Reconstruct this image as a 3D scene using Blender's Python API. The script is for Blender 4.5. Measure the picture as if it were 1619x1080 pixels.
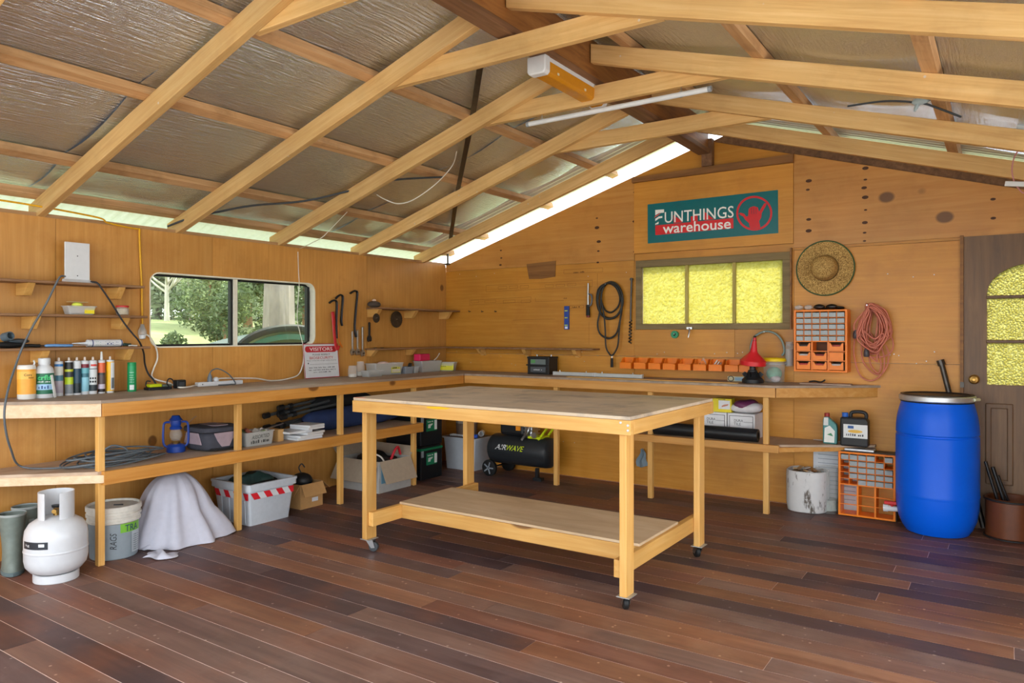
import bpy, bmesh, math, random
from mathutils import Vector, Matrix, noise
for o in list(bpy.data.objects): bpy.data.objects.remove(o)
S = bpy.context.scene
COL = S.collection
PI = math.pi
rnd = random.Random(7)

# ---------------------------------------------------------------- camera
FPX, U0, V0, CAMH, YAW = 1148.0, 809.5, 527.0, 1.37, math.radians(34.2)
CAM = (4.997, -6.083, CAMH)
cd = bpy.data.cameras.new('camera'); cam = bpy.data.objects.new('camera', cd); COL.objects.link(cam)
cam.location = CAM; cam.rotation_euler = (PI/2, 0, YAW)
cd.sensor_fit = 'HORIZONTAL'; cd.sensor_width = 36.0; cd.lens = FPX/1619*36; cd.shift_y = -(540-V0)/1619
cd.clip_start = .05; cd.clip_end = 500
S.camera = cam
# ---------------------------------------------------------------- sky, sun, exposure
w = bpy.data.worlds.new('sky'); S.world = w; w.use_nodes = True
bg = w.node_tree.nodes['Background']; bg.inputs[0].default_value = (.87, .94, 1.0, 1); bg.inputs[1].default_value = 2.6
sd = bpy.data.lights.new('sun', 'SUN'); sun = bpy.data.objects.new('sun', sd); COL.objects.link(sun)
sd.energy = 5.0; sd.angle = math.radians(3); sd.color = (1, .98, .94)
sun.rotation_euler = (math.radians(-38), math.radians(22), 0)
for (loc, rot, sx, sy) in (((2.95, -7.2, 1.25), (PI/2, 0, PI), 6.0, 2.4), ((5.95, -4.45, 1.05), (PI/2, 0, -PI/2), 4.9, 2.1)):
    pd = bpy.data.lights.new('sky_portal', 'AREA'); po = bpy.data.objects.new('sky_portal', pd); COL.objects.link(po)
    pd.shape = 'RECTANGLE'; pd.size = sx; pd.size_y = sy; pd.cycles.is_portal = True; po.location = loc; po.rotation_euler = rot
vs = S.view_settings; S.display_settings.display_device = 'sRGB'
vs.view_transform = 'Standard'; vs.look = 'None'; vs.gamma = 1; vs.use_curve_mapping = False; vs.exposure = 0.93

# ---------------------------------------------------------------- pixel -> place
_s, _c = math.sin(YAW), math.cos(YAW)
def ray(u, v):
    k = (u-U0)/FPX
    return Vector((-_s+k*_c, _c+k*_s, -(v-V0)/FPX))
def _pl(u, v, ax, val):
    d = ray(u, v); t = (val-CAM[ax])/d[ax]
    return Vector(CAM)+d*t
def PX(u, v, x=0.0): return _pl(u, v, 0, x)      # point on a plane parallel to the left wall
def PY(u, v, y=0.0): return _pl(u, v, 1, y)      # ... parallel to the back wall
def PZ(u, v, z=0.0): return _pl(u, v, 2, z)      # ... at a height
def PD(u, v, d): return Vector(CAM)+ray(u, v)*d  # at a depth

# ---------------------------------------------------------------- mesh helpers
class MB:
    def __init__(s): s.v = []; s.f = []
    def add(s, vs, fs, M=None):
        n = len(s.v)
        s.v += [Vector(M @ Vector(p)) if M else Vector(p) for p in vs]
        s.f += [tuple(i+n for i in f) for f in fs]
        return s
    def box(s, c, d, rot=None, M=None):
        x, y, z = d[0]/2, d[1]/2, d[2]/2
        vs = [(a*x, b*y, e*z) for a in (-1, 1) for b in (-1, 1) for e in (-1, 1)]
        T = Matrix.Translation(c)
        if rot: T = T @ Matrix.Rotation(rot[2], 4, 'Z') @ Matrix.Rotation(rot[1], 4, 'Y') @ Matrix.Rotation(rot[0], 4, 'X')
        if M: T = M @ T
        return s.add(vs, [(0, 1, 3, 2), (4, 6, 7, 5), (0, 4, 5, 1), (2, 3, 7, 6), (0, 2, 6, 4), (1, 5, 7, 3)], T)
    def bx(s, x0, x1, y0, y1, z0, z1, M=None):
        return s.box(((x0+x1)/2, (y0+y1)/2, (z0+z1)/2), (abs(x1-x0), abs(y1-y0), abs(z1-z0)), None, M)
    def prism(s, poly, ax, lo, hi, M=None):
        # poly lies in the two axes other than ax (x,y / x,z / y,z)
        def p3(p, h): return {2: (p[0], p[1], h), 1: (p[0], h, p[1]), 0: (h, p[0], p[1])}[ax]
        n = len(poly)
        vs = [p3(p, lo) for p in poly]+[p3(p, hi) for p in poly]
        a = sum(poly[i][0]*poly[(i+1) % n][1]-poly[(i+1) % n][0]*poly[i][1] for i in range(n))
        if ax == 1: a = -a
        fl = a > 0
        b = tuple(range(n)); t = tuple(range(n, 2*n))
        fs = [b[::-1] if fl else b, t if fl else t[::-1]]
        for i in range(n):
            j = (i+1) % n
            fs.append((i, j, j+n, i+n) if fl else (j, i, i+n, j+n))
        return s.add(vs, fs, M)
    def ring(s, outer, inner, ax, lo, hi, M=None):
        def p3(p, h): return {2: (p[0], p[1], h), 1: (p[0], h, p[1]), 0: (h, p[0], p[1])}[ax]
        n = len(outer)
        vs = [p3(p, lo) for p in outer]+[p3(p, lo) for p in inner]+[p3(p, hi) for p in outer]+[p3(p, hi) for p in inner]
        fs = []
        for i in range(n):
            j = (i+1) % n
            fs += [(i, j, n+j, n+i), (2*n+i, 3*n+i, 3*n+j, 2*n+j), (i, 2*n+i, 2*n+j, j), (n+i, n+j, 3*n+j, 3*n+i)]
        return s.add(vs, fs, M)
    def lathe(s, prof, seg=24, c=(0, 0, 0), M=None, sq=None, cap=True):
        vs = []; fs = []
        for r, z in prof:
            for k in range(seg):
                a = 2*PI*k/seg; x, y = math.cos(a), math.sin(a)
                if sq:
                    q = (abs(x)**sq[2]+abs(y)**sq[2])**(-1/sq[2]); x *= q*sq[0]; y *= q*sq[1]
                vs.append((c[0]+r*x, c[1]+r*y, c[2]+z))
        for i in range(len(prof)-1):
            for k in range(seg):
                j = (k+1) % seg
                fs.append((i*seg+k, i*seg+j, (i+1)*seg+j, (i+1)*seg+k))
        if cap:
            fs.append(tuple(range(seg))[::-1]); fs.append(tuple(range((len(prof)-1)*seg, len(prof)*seg)))
        return s.add(vs, fs, M)
    def tube(s, pts, r, seg=8, closed=False, M=None, flat=1.0):
        pts = [Vector(p) for p in pts]; n = len(pts); vs = []; fs = []
        up = None
        for i, p in enumerate(pts):
            a = pts[(i-1) % n] if (closed or i) else p
            b = pts[(i+1) % n] if (closed or i < n-1) else p
            t = (b-a)
            t = t.normalized() if t.length > 1e-9 else Vector((0, 0, 1))
            if up is None:
                up = Vector((0, 0, 1)) if abs(t.z) < .9 else Vector((1, 0, 0))
            up = (up-t*up.dot(t))
            up = up.normalized() if up.length > 1e-6 else t.orthogonal().normalized()
            sd_ = t.cross(up)
            rr = r[i] if isinstance(r, (list, tuple)) else r
            for k in range(seg):
                q = 2*PI*k/seg
                vs.append(p+(up*math.cos(q)*flat+sd_*math.sin(q))*rr)
        for i in range(n if closed else n-1):
            i2 = (i+1) % n
            for k in range(seg):
                j = (k+1) % seg
                fs.append((i*seg+k, i*seg+j, i2*seg+j, i2*seg+k))
        if not closed:
            fs.append(tuple(range(seg))[::-1]); fs.append(tuple(range((n-1)*seg, n*seg)))
        return s.add(vs, fs, M)
    def grid(s, nx, ny, fn, M=None):
        vs = [fn(i/nx, j/ny) for j in range(ny+1) for i in range(nx+1)]
        fs = [(j*(nx+1)+i, j*(nx+1)+i+1, (j+1)*(nx+1)+i+1, (j+1)*(nx+1)+i) for j in range(ny) for i in range(nx)]
        return s.add(vs, fs, M)
    def ball(s, c, r, seg=16, rings=10, M=None):
        prof = [(max(1e-4, math.sin(PI*i/rings)), -math.cos(PI*i/rings)) for i in range(rings+1)]
        rr = r if isinstance(r, (tuple, list)) else (r, r, r)
        T = Matrix.Translation(c) @ Matrix.Diagonal((rr[0], rr[1], rr[2], 1))
        return s.lathe(prof, seg, M=(M @ T) if M else T)
    def build(s, name, mat, parent=None, smooth=False, bevel=0.0, world=False, loc=None, rz=0.0, ang=35):
        off = Vector((0, 0, 0))
        if world and parent is not None: off = Vector(parent.location)
        if loc is not None: off = Vector(loc) if world else Vector((0, 0, 0))
        me = bpy.data.meshes.new(name); me.from_pydata([p-off for p in s.v], [], s.f)
        me.materials.append(mat if not isinstance(mat, str) else M_[mat])
        if smooth:
            me.polygons.foreach_set('use_smooth', [True]*len(me.polygons))
            me.set_sharp_from_angle(angle=math.radians(ang))
        me.update()
        o = bpy.data.objects.new(name, me); COL.objects.link(o)
        if parent is not None: o.parent = parent
        if loc is not None: o.location = loc
        if rz: o.rotation_euler[2] = rz
        if bevel:
            m = o.modifiers.new('bevel', 'BEVEL'); m.width = bevel; m.segments = 2; m.limit_method = 'ANGLE'; m.angle_limit = math.radians(40)
        return o
def tag(o, label, cat, group=None):
    o['label'] = label; o['category'] = cat
    if group: o['group'] = group
    return o
def thing(name, label, cat, loc=(0, 0, 0), rz=0.0, group=None):
    o = bpy.data.objects.new(name, None); o.empty_display_size = .05; COL.objects.link(o)
    o.location = loc; o.rotation_euler = (0, 0, rz)
    return tag(o, label, cat, group)
def struct(name, loc=(0, 0, 0)):
    o = bpy.data.objects.new(name, None); o.empty_display_size = .05; COL.objects.link(o); o.location = loc; o['kind'] = 'structure'
    return o
def copy_tree(o, parent=None):
    c = o.copy(); COL.objects.link(c)
    if parent is not None: c.parent = parent
    for ch in [x for x in bpy.data.objects if x.parent == o and x is not c]: copy_tree(ch, c)
    return c
def bez(pts, n=8, closed=False):
    # Catmull-Rom through the points
    P = [Vector(p) for p in pts]; out = []; m = len(P)
    for i in range(m if closed else m-1):
        if closed: a, b, c_, d = P[(i-1) % m], P[i], P[(i+1) % m], P[(i+2) % m]
        else: a, b, c_, d = P[max(i-1, 0)], P[i], P[i+1], P[min(i+2, m-1)]
        for k in range(n):
            t = k/n
            out.append(.5*((2*b)+(c_-a)*t+(2*a-5*b+4*c_-d)*t*t+(3*b-a-3*c_+d)*t*t*t))
    if not closed: out.append(P[-1])
    return out
def rrect(x0, x1, y0, y1, r, n=5):
    out = []
    for cx, cy, a0 in ((x1-r, y1-r, 0), (x0+r, y1-r, PI/2), (x0+r, y0+r, PI), (x1-r, y0+r, 3*PI/2)):
        for k in range(n+1):
            a = a0+PI/2*k/n; out.append((cx+r*math.cos(a), cy+r*math.sin(a)))
    return out
def print_geo(n, width, height):
    # print too small to read in the photograph: a row of short marks
    rr = random.Random(n*7+3); vs = []; fs = []; x = -width/2; st = width/(n*1.0)
    for k in range(n):
        w_ = st*rr.uniform(.35, .8); h_ = height*rr.uniform(.55, 1)
        if k % 6 != 5:
            i = len(vs); vs += [Vector((x, -height/2, 0)), Vector((x+w_, -height/2, 0)), Vector((x+w_, -height/2+h_, 0)), Vector((x, -height/2+h_, 0))]; fs.append((i, i+1, i+2, i+3))
        x += st
    return vs, fs
def text_geo(txt, width=None, height=None, shear=0.0, bold=0.0, align='CENTER', space=1.0):
    if isinstance(txt, int): return print_geo(txt, width, height)
    cu = bpy.data.curves.new('txt', 'FONT'); cu.body = txt; cu.align_x = align; cu.align_y = 'CENTER'; cu.shear = shear; cu.offset = bold
    cu.space_character = space; cu.resolution_u = 3
    ob = bpy.data.objects.new('txt', cu); me = ob.to_mesh()
    vs = [Vector(v.co) for v in me.vertices]; fs = [tuple(p.vertices) for p in me.polygons]
    ob.to_mesh_clear(); bpy.data.objects.remove(ob); bpy.data.curves.remove(cu)
    if not vs: return vs, fs
    xs = [p.x for p in vs]; ys = [p.y for p in vs]
    cx, cy = (min(xs)+max(xs))/2, (min(ys)+max(ys))/2
    kx = width/(max(xs)-min(xs)) if width else None; ky = height/(max(ys)-min(ys)) if height else None
    if kx is None: kx = ky
    if ky is None: ky = kx
    return [Vector(((p.x-cx)*kx, (p.y-cy)*ky, 0)) for p in vs], fs
def text_on(mb, txt, M, width=None, height=None, **k):
    vs, fs = text_geo(txt, width, height, **k); return mb.add(vs, fs, M)
def frame(o, ux, uy):
    ux = Vector(ux).normalized(); uy = Vector(uy).normalized(); uz = ux.cross(uy)
    return Matrix(((ux.x, uy.x, uz.x, o[0]), (ux.y, uy.y, uz.y, o[1]), (ux.z, uy.z, uz.z, o[2]), (0, 0, 0, 1)))
def wrap_text(mb, txt, r, z, a0, width, height, c=(0, 0, 0), lift=.0008, vertical=False, **k):
    # lettering bent round an upright cylinder of radius r, centred on angle a0
    vs, fs = text_geo(txt, width, height, **k)
    out = []
    for p in vs:
        x, y = (p.x, p.y) if not vertical else (-p.y, p.x)
        a = a0+x/r; out.append((c[0]+(r+lift)*math.cos(a), c[1]+(r+lift)*math.sin(a), c[2]+z+y))
    return mb.add(out, fs)
def band(mb, r, z0, z1, a0, a1, c=(0, 0, 0), lift=.0005, n=10):
    return mb.grid(n, 1, lambda s, t: (c[0]+(r+lift)*math.cos(a0+(a1-a0)*s), c[1]+(r+lift)*math.sin(a0+(a1-a0)*s), c[2]+z0+(z1-z0)*t))

# ---------------------------------------------------------------- materials
M_ = {}
def lin(h):
    h = h.lstrip('#'); r = []
    for i in (0, 2, 4):
        c = int(h[i:i+2], 16)/255; r.append(c/12.92 if c <= .04045 else ((c+.055)/1.055)**2.4)
    return (*r, 1)
def _new(name):
    m = bpy.data.materials.new(name); m.use_nodes = True; nt = m.node_tree
    M_[name] = m; return m, nt, nt.nodes['Principled BSDF'], nt.nodes, nt.links
def mat(name, col, rough=.5, metal=0.0, var=.08, scale=30.0, spec=.5, trans=0.0, ior=1.45, bump=0.0, bscale=60, emit=None, alpha=None, coat=0.0, sub=0):
    m, nt, b, N, L = _new(name)
    c = lin(col) if isinstance(col, str) else (*col, 1)
    tc = N.new('ShaderNodeTexCoord'); nz = N.new('ShaderNodeTexNoise'); nz.inputs['Scale'].default_value = scale; nz.inputs['Detail'].default_value = 4
    L.new(tc.outputs['Object'], nz.inputs['Vector'])
    mp = N.new('ShaderNodeMapRange'); mp.inputs[3].default_value = 1-var*2; mp.inputs[4].default_value = 1+var*2
    L.new(nz.outputs[0], mp.inputs[0])
    mx = N.new('ShaderNodeMix'); mx.data_type = 'RGBA'; mx.blend_type = 'MULTIPLY'; mx.inputs[0].default_value = 1
    mx.inputs[6].default_value = c; L.new(mp.outputs[0], mx.inputs[7]); L.new(mx.outputs[2], b.inputs['Base Color'])
    b.inputs['Roughness'].default_value = rough; b.inputs['Metallic'].default_value = metal; b.inputs['Specular IOR Level'].default_value = spec
    b.inputs['Transmission Weight'].default_value = trans; b.inputs['IOR'].default_value = ior
    if coat: b.inputs['Coat Weight'].default_value = coat
    if alpha is not None: b.inputs['Alpha'].default_value = alpha
    if bump:
        n2 = N.new('ShaderNodeTexNoise'); n2.inputs['Scale'].default_value = bscale; L.new(tc.outputs['Object'], n2.inputs['Vector'])
        bp = N.new('ShaderNodeBump'); bp.inputs['Strength'].default_value = bump; bp.inputs['Distance'].default_value = .01
        L.new(n2.outputs[0], bp.inputs['Height']); L.new(bp.outputs[0], b.inputs['Normal'])
    if emit: b.inputs['Emission Color'].default_value = (*emit[:3], 1); b.inputs['Emission Strength'].default_value = emit[3]
    return m
def wood(name, cols, axis=0, scale=1.0, stretch=14.0, rough=.5, knots=.0, knotcol='#4a2408', rv=.25, stain=0.0, staincol='#5b5148', bump=.08, knotscale=(1.6, 1.6, 1.6), coat=0.0, dist=.6, specks=0.0, orand=True, tilt=0.0):
    m, nt, b, N, L = _new(name)
    tc = N.new('ShaderNodeTexCoord'); oi = N.new('ShaderNodeObjectInfo')
    ad = N.new('ShaderNodeVectorMath'); ad.operation = 'ADD'
    ml = N.new('ShaderNodeVectorMath'); ml.operation = 'SCALE'; ml.inputs[0].default_value = (7.3, 11.7, 5.1)
    if orand: L.new(oi.outputs['Random'], ml.inputs['Scale'])
    else: ml.inputs['Scale'].default_value = 0
    L.new(tc.outputs['Object'], ad.inputs[0]); L.new(ml.outputs[0], ad.inputs[1])
    mp = N.new('ShaderNodeMapping'); sc = [stretch*scale]*3; sc[axis] = scale*.9; mp.inputs['Scale'].default_value = sc
    if tilt:
        rt = N.new('ShaderNodeMapping'); rt.inputs['Rotation'].default_value = (0, tilt, 0); L.new(ad.outputs[0], rt.inputs['Vector']); L.new(rt.outputs[0], mp.inputs['Vector'])
    else: L.new(ad.outputs[0], mp.inputs['Vector'])
    nz = N.new('ShaderNodeTexNoise'); nz.inputs['Scale'].default_value = 1.6; nz.inputs['Detail'].default_value = 6; nz.inputs['Roughness'].default_value = .62; nz.inputs['Distortion'].default_value = dist
    L.new(mp.outputs[0], nz.inputs['Vector'])
    cr = N.new('ShaderNodeValToRGB'); el = cr.color_ramp.elements
    el[0].position = .28; el[1].position = .72; el[0].color = lin(cols[0]); el[1].color = lin(cols[-1])
    for i, c in enumerate(cols[1:-1]):
        e = el.new(.28+.44*(i+1)/(len(cols)-1)); e.color = lin(c)
    L.new(nz.outputs[0], cr.inputs[0]); out = cr.outputs[0]
    # broad tone change and per-piece tone
    n2 = N.new('ShaderNodeTexNoise'); n2.inputs['Scale'].default_value = 1.7; n2.inputs['Detail'].default_value = 3; L.new(ad.outputs[0], n2.inputs['Vector'])
    m2 = N.new('ShaderNodeMapRange'); m2.inputs[1].default_value = .3; m2.inputs[2].default_value = .7; m2.inputs[3].default_value = 1-rv*.6; m2.inputs[4].default_value = 1+rv*.5; L.new(n2.outputs[0], m2.inputs[0])
    m3 = N.new('ShaderNodeMapRange'); m3.inputs[3].default_value = 1-rv*.5; m3.inputs[4].default_value = 1+rv*.5; L.new(oi.outputs['Random'], m3.inputs[0])
    mm = N.new('ShaderNodeMath'); mm.operation = 'MULTIPLY'; L.new(m2.outputs[0], mm.inputs[0]); L.new(m3.outputs[0], mm.inputs[1])
    mx = N.new('ShaderNodeMix'); mx.data_type = 'RGBA'; mx.blend_type = 'MULTIPLY'; mx.inputs[0].default_value = 1
    L.new(out, mx.inputs[6]); L.new(mm.outputs[0], mx.inputs[7]); out = mx.outputs[2]
    def blend(fac, col, o):
        q = N.new('ShaderNodeMix'); q.data_type = 'RGBA'; L.new(fac, q.inputs[0]); L.new(o, q.inputs[6]); q.inputs[7].default_value = lin(col); return q.outputs[2]
    if knots:
        km = N.new('ShaderNodeMapping'); km.inputs['Scale'].default_value = knotscale; L.new(ad.outputs[0], km.inputs['Vector'])
        vo = N.new('ShaderNodeTexVoronoi'); vo.inputs['Scale'].default_value = 2.2; L.new(km.outputs[0], vo.inputs['Vector'])
        kr = N.new('ShaderNodeMapRange'); kr.inputs[1].default_value = knots; kr.inputs[2].default_value = knots*.72; L.new(vo.outputs['Distance'], kr.inputs[0])
        k2 = N.new('ShaderNodeMath'); k2.operation = 'MULTIPLY'; k2.inputs[1].default_value = .8; L.new(kr.outputs[0], k2.inputs[0])
        out = blend(k2.outputs[0], knotcol, out)
    if stain:
        sn = N.new('ShaderNodeTexNoise'); sn.inputs['Scale'].default_value = 3.5; sn.inputs['Detail'].default_value = 5; sn.inputs['Roughness'].default_value = .65; L.new(ad.outputs[0], sn.inputs['Vector'])
        sr = N.new('ShaderNodeMapRange'); sr.inputs[1].default_value = .52; sr.inputs[2].default_value = .75; sr.inputs[4].default_value = stain; L.new(sn.outputs[0], sr.inputs[0])
        out = blend(sr.outputs[0], staincol, out)
    if specks:
        pn = N.new('ShaderNodeTexVoronoi'); pn.inputs['Scale'].default_value = 16; L.new(tc.outputs['Object'], pn.inputs['Vector'])
        pr = N.new('ShaderNodeMapRange'); pr.inputs[1].default_value = .13; pr.inputs[2].default_value = .06; L.new(pn.outputs['Distance'], pr.inputs[0])
        pc = N.new('ShaderNodeSeparateColor'); L.new(pn.outputs['Color'], pc.inputs[0])
        pt = N.new('ShaderNodeMath'); pt.operation = 'GREATER_THAN'; pt.inputs[1].default_value = 1-specks; L.new(pc.outputs[0], pt.inputs[0])
        pm = N.new('ShaderNodeMath'); pm.operation = 'MULTIPLY'; L.new(pr.outputs[0], pm.inputs[0]); L.new(pt.outputs[0], pm.inputs[1])
        out = blend(pm.outputs[0], '#cfc4b8', out)
    L.new(out, b.inputs['Base Color'])
    rr = N.new('ShaderNodeMapRange'); rr.inputs[3].default_value = rough-.08; rr.inputs[4].default_value = rough+.12; L.new(nz.outputs[0], rr.inputs[0]); L.new(rr.outputs[0], b.inputs['Roughness'])
    bp = N.new('ShaderNodeBump'); bp.inputs['Strength'].default_value = bump; bp.inputs['Distance'].default_value = .004; L.new(nz.outputs[0], bp.inputs['Height']); L.new(bp.outputs[0], b.inputs['Normal'])
    if coat: b.inputs['Coat Weight'].default_value = coat
    return m
PLY = ['#c08640', '#c98f46', '#d19a52']
wood('ply_wall', PLY, axis=2, scale=1.4, stretch=22, rough=.42, knots=.09, rv=.25, stain=.45, staincol='#a5641f', knotscale=(1, 1.1, .9))
wood('ply_back', ['#bd7d22', '#c5862c', '#cd9239'], axis=0, scale=1.4, stretch=20, rough=.42, knots=.0, rv=.25, stain=.45, staincol='#a8681c')
wood('ply_gable', ['#bc7d34', '#c6893f', '#cd944a'], axis=0, scale=1.1, stretch=16, rough=.4, knots=.13, knotcol='#4a260c', rv=.22, stain=.3, staincol='#87500f', knotscale=(.9, 1, 1.2))
PINE = ['#cf9549', '#dba659', '#e3b46c']
for ax, nm in enumerate('xyz'): wood('pine_'+nm, PINE, axis=ax, scale=1.2, stretch=16, rough=.5, knots=.11, knotcol='#5a2c10', rv=.22, knotscale=[(.5, 1.4, 1.4), (1.4, .5, 1.4), (1.4, 1.4, .5)][ax])
wood('pine_pale', ['#d9b088', '#e4c19c', '#eccfae'], axis=1, scale=1.2, stretch=16, rough=.55, rv=.1)
wood('pine_fascia_y', ['#c67f2e', '#d39140', '#dc9f52'], axis=1, scale=1.1, stretch=16, rough=.45, knots=.11, knotcol='#5a2c10', rv=.15, knotscale=(1.3, .8, 1.3))
wood('pine_fascia_x', ['#c88838', '#d4984c', '#dda65c'], axis=0, scale=1.1, stretch=16, rough=.45, knots=.11, knotcol='#5a2c10', rv=.15, knotscale=(.8, 1.3, 1.3))
RAF = ['#c4965a', '#d2a86a', '#dcb77e']
for nm, tl in (('left', .305), ('right', -.291), ('flat', 0.0)): wood('rafter_'+nm, RAF, axis=0, scale=1.3, stretch=18, rough=.6, rv=.2, stain=.3, staincol='#9a7440', specks=.12, tilt=tl)
wood('purlin_y', ['#a67a4c', '#bd9264', '#cba478'], axis=1, scale=1.3, stretch=16, rough=.65, rv=.3, stain=.5, staincol='#5a3516')
wood('brown_beam', ['#5a3c24', '#765236', '#8a6446'], axis=1, scale=1.2, stretch=14, rough=.6, rv=.2)
wood('brown_rail', ['#6e451c', '#8b5c2a', '#9c6c38'], axis=0, scale=1.2, stretch=14, rough=.55, rv=.2)
wood('ridge_ply', ['#70401a', '#94602e', '#a9743c'], axis=1, scale=1.5, stretch=6, rough=.55, rv=.25, dist=1.5)
wood('bench_top', ['#94806f', '#a8937f', '#b8a48f'], axis=1, scale=1.0, stretch=8, rough=.6, rv=.15, stain=.4, staincol='#5f5048')
wood('table_top', ['#c4ab8c', '#d2bda2', '#dccbb4'], axis=0, scale=.8, stretch=6, rough=.55, rv=.2, stain=.85, staincol='#857b74', specks=.1, dist=1.2)
wood('table_shelf', ['#c2a27c', '#cfb28e', '#dbc3a2'], axis=0, scale=.8, stretch=5, rough=.6, rv=.15, stain=.2, staincol='#7b6048', dist=1.5)
wood('shelf_board', ['#6b4a30', '#86603f', '#977250'], axis=1, scale=1.2, stretch=10, rough=.6, rv=.15)
wood('shelf_top', ['#b0937a', '#c2a68c', '#cdb59c'], axis=1, scale=1.0, stretch=6, rough=.6, rv=.15, stain=.2)
wood('door_wood', ['#5e4228', '#735436', '#836444'], axis=2, scale=1.3, stretch=12, rough=.45, rv=.15)
wood('window_wood', ['#6b5a3c', '#847049', '#94805a'], axis=0, scale=1.3, stretch=12, rough=.65, rv=.2)
wood('window_mullion', ['#a08f45', '#b5a354', '#c2b168'], axis=2, scale=1.3, stretch=12, rough=.6, rv=.1)
# floor boards: one tone for each board
def floor_mat():
    m = wood('floorboard', ['#75605a', '#8b746b', '#9d887d'], axis=0, scale=1.0, stretch=12, rough=.5, rv=.25, stain=.6, staincol='#a8988f', specks=.5, bump=.05)
    nt = m.node_tree; N, L = nt.nodes, nt.links; b = N['Principled BSDF']
    src = b.inputs['Base Color'].links[0].from_socket
    oi = N.new('ShaderNodeObjectInfo'); cr = N.new('ShaderNodeValToRGB'); cr.color_ramp.interpolation = 'CONSTANT'
    cols = ['#a89ca2', '#cbb2a6', '#d3ab8c', '#b8a8a2', '#857a84', '#c49c8c', '#bcaaa2', '#d6b092', '#7b7079']
    el = cr.color_ramp.elements; el[0].color = lin(cols[0]); el[0].position = 0; el[1].color = lin(cols[1]); el[1].position = 1/len(cols)
    for i, c in enumerate(cols[2:]): e = el.new((i+2)/len(cols)); e.color = lin(c)
    L.new(oi.outputs['Random'], cr.inputs[0])
    # rusty patches
    tc = N.new('ShaderNodeTexCoord'); nz = N.new('ShaderNodeTexNoise'); nz.inputs['Scale'].default_value = 2.3; nz.inputs['Detail'].default_value = 5
    L.new(tc.outputs['Object'], nz.inputs['Vector']); mr = N.new('ShaderNodeMapRange'); mr.inputs[1].default_value = .5; mr.inputs[2].default_value = .72; mr.inputs[4].default_value = .5; L.new(nz.outputs[0], mr.inputs[0])
    q = N.new('ShaderNodeMix'); q.data_type = 'RGBA'; L.new(mr.outputs[0], q.inputs[0]); L.new(cr.outputs[0], q.inputs[6]); q.inputs[7].default_value = lin('#d89a70')
    mx = N.new('ShaderNodeMix'); mx.data_type = 'RGBA'; mx.blend_type = 'MULTIPLY'; mx.inputs[0].default_value = 1
    L.new(src, mx.inputs[6]); L.new(q.outputs[2], mx.inputs[7]); 
    g = N.new('ShaderNodeVectorMath'); g.operation = 'SCALE'; g.inputs['Scale'].default_value = 1.35; L.new(mx.outputs[2], g.inputs[0]); L.new(g.outputs[0], b.inputs['Base Color'])
floor_mat()
mat('floor_dust', '#f0d8cc', .9)
# foil insulation: crinkled silver
def foil_mat():
    m, nt, b, N, L = _new('foil')
    b.inputs['Metallic'].default_value = 1; b.inputs['Base Color'].default_value = (.76, .85, .96, 1); b.inputs['Roughness'].default_value = .24
    tc = N.new('ShaderNodeTexCoord'); mp = N.new('ShaderNodeMapping'); mp.inputs['Scale'].default_value = (75, 5, 20); L.new(tc.outputs['Object'], mp.inputs[0])
    n1 = N.new('ShaderNodeTexNoise'); n1.inputs['Scale'].default_value = 1; n1.inputs['Detail'].default_value = 4; L.new(mp.outputs[0], n1.inputs['Vector'])
    n2 = N.new('ShaderNodeTexNoise'); n2.inputs['Scale'].default_value = 180; L.new(tc.outputs['Object'], n2.inputs['Vector'])
    a = N.new('ShaderNodeMath'); a.operation = 'MULTIPLY_ADD'; a.inputs[1].default_value = .35; L.new(n2.outputs[0], a.inputs[0]); L.new(n1.outputs[0], a.inputs[2])
    bp = N.new('ShaderNodeBump'); bp.inputs['Strength'].default_value = .9; bp.inputs['Distance'].default_value = .018; L.new(a.outputs[0], bp.inputs['Height']); L.new(bp.outputs[0], b.inputs['Normal'])
foil_mat()
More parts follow.
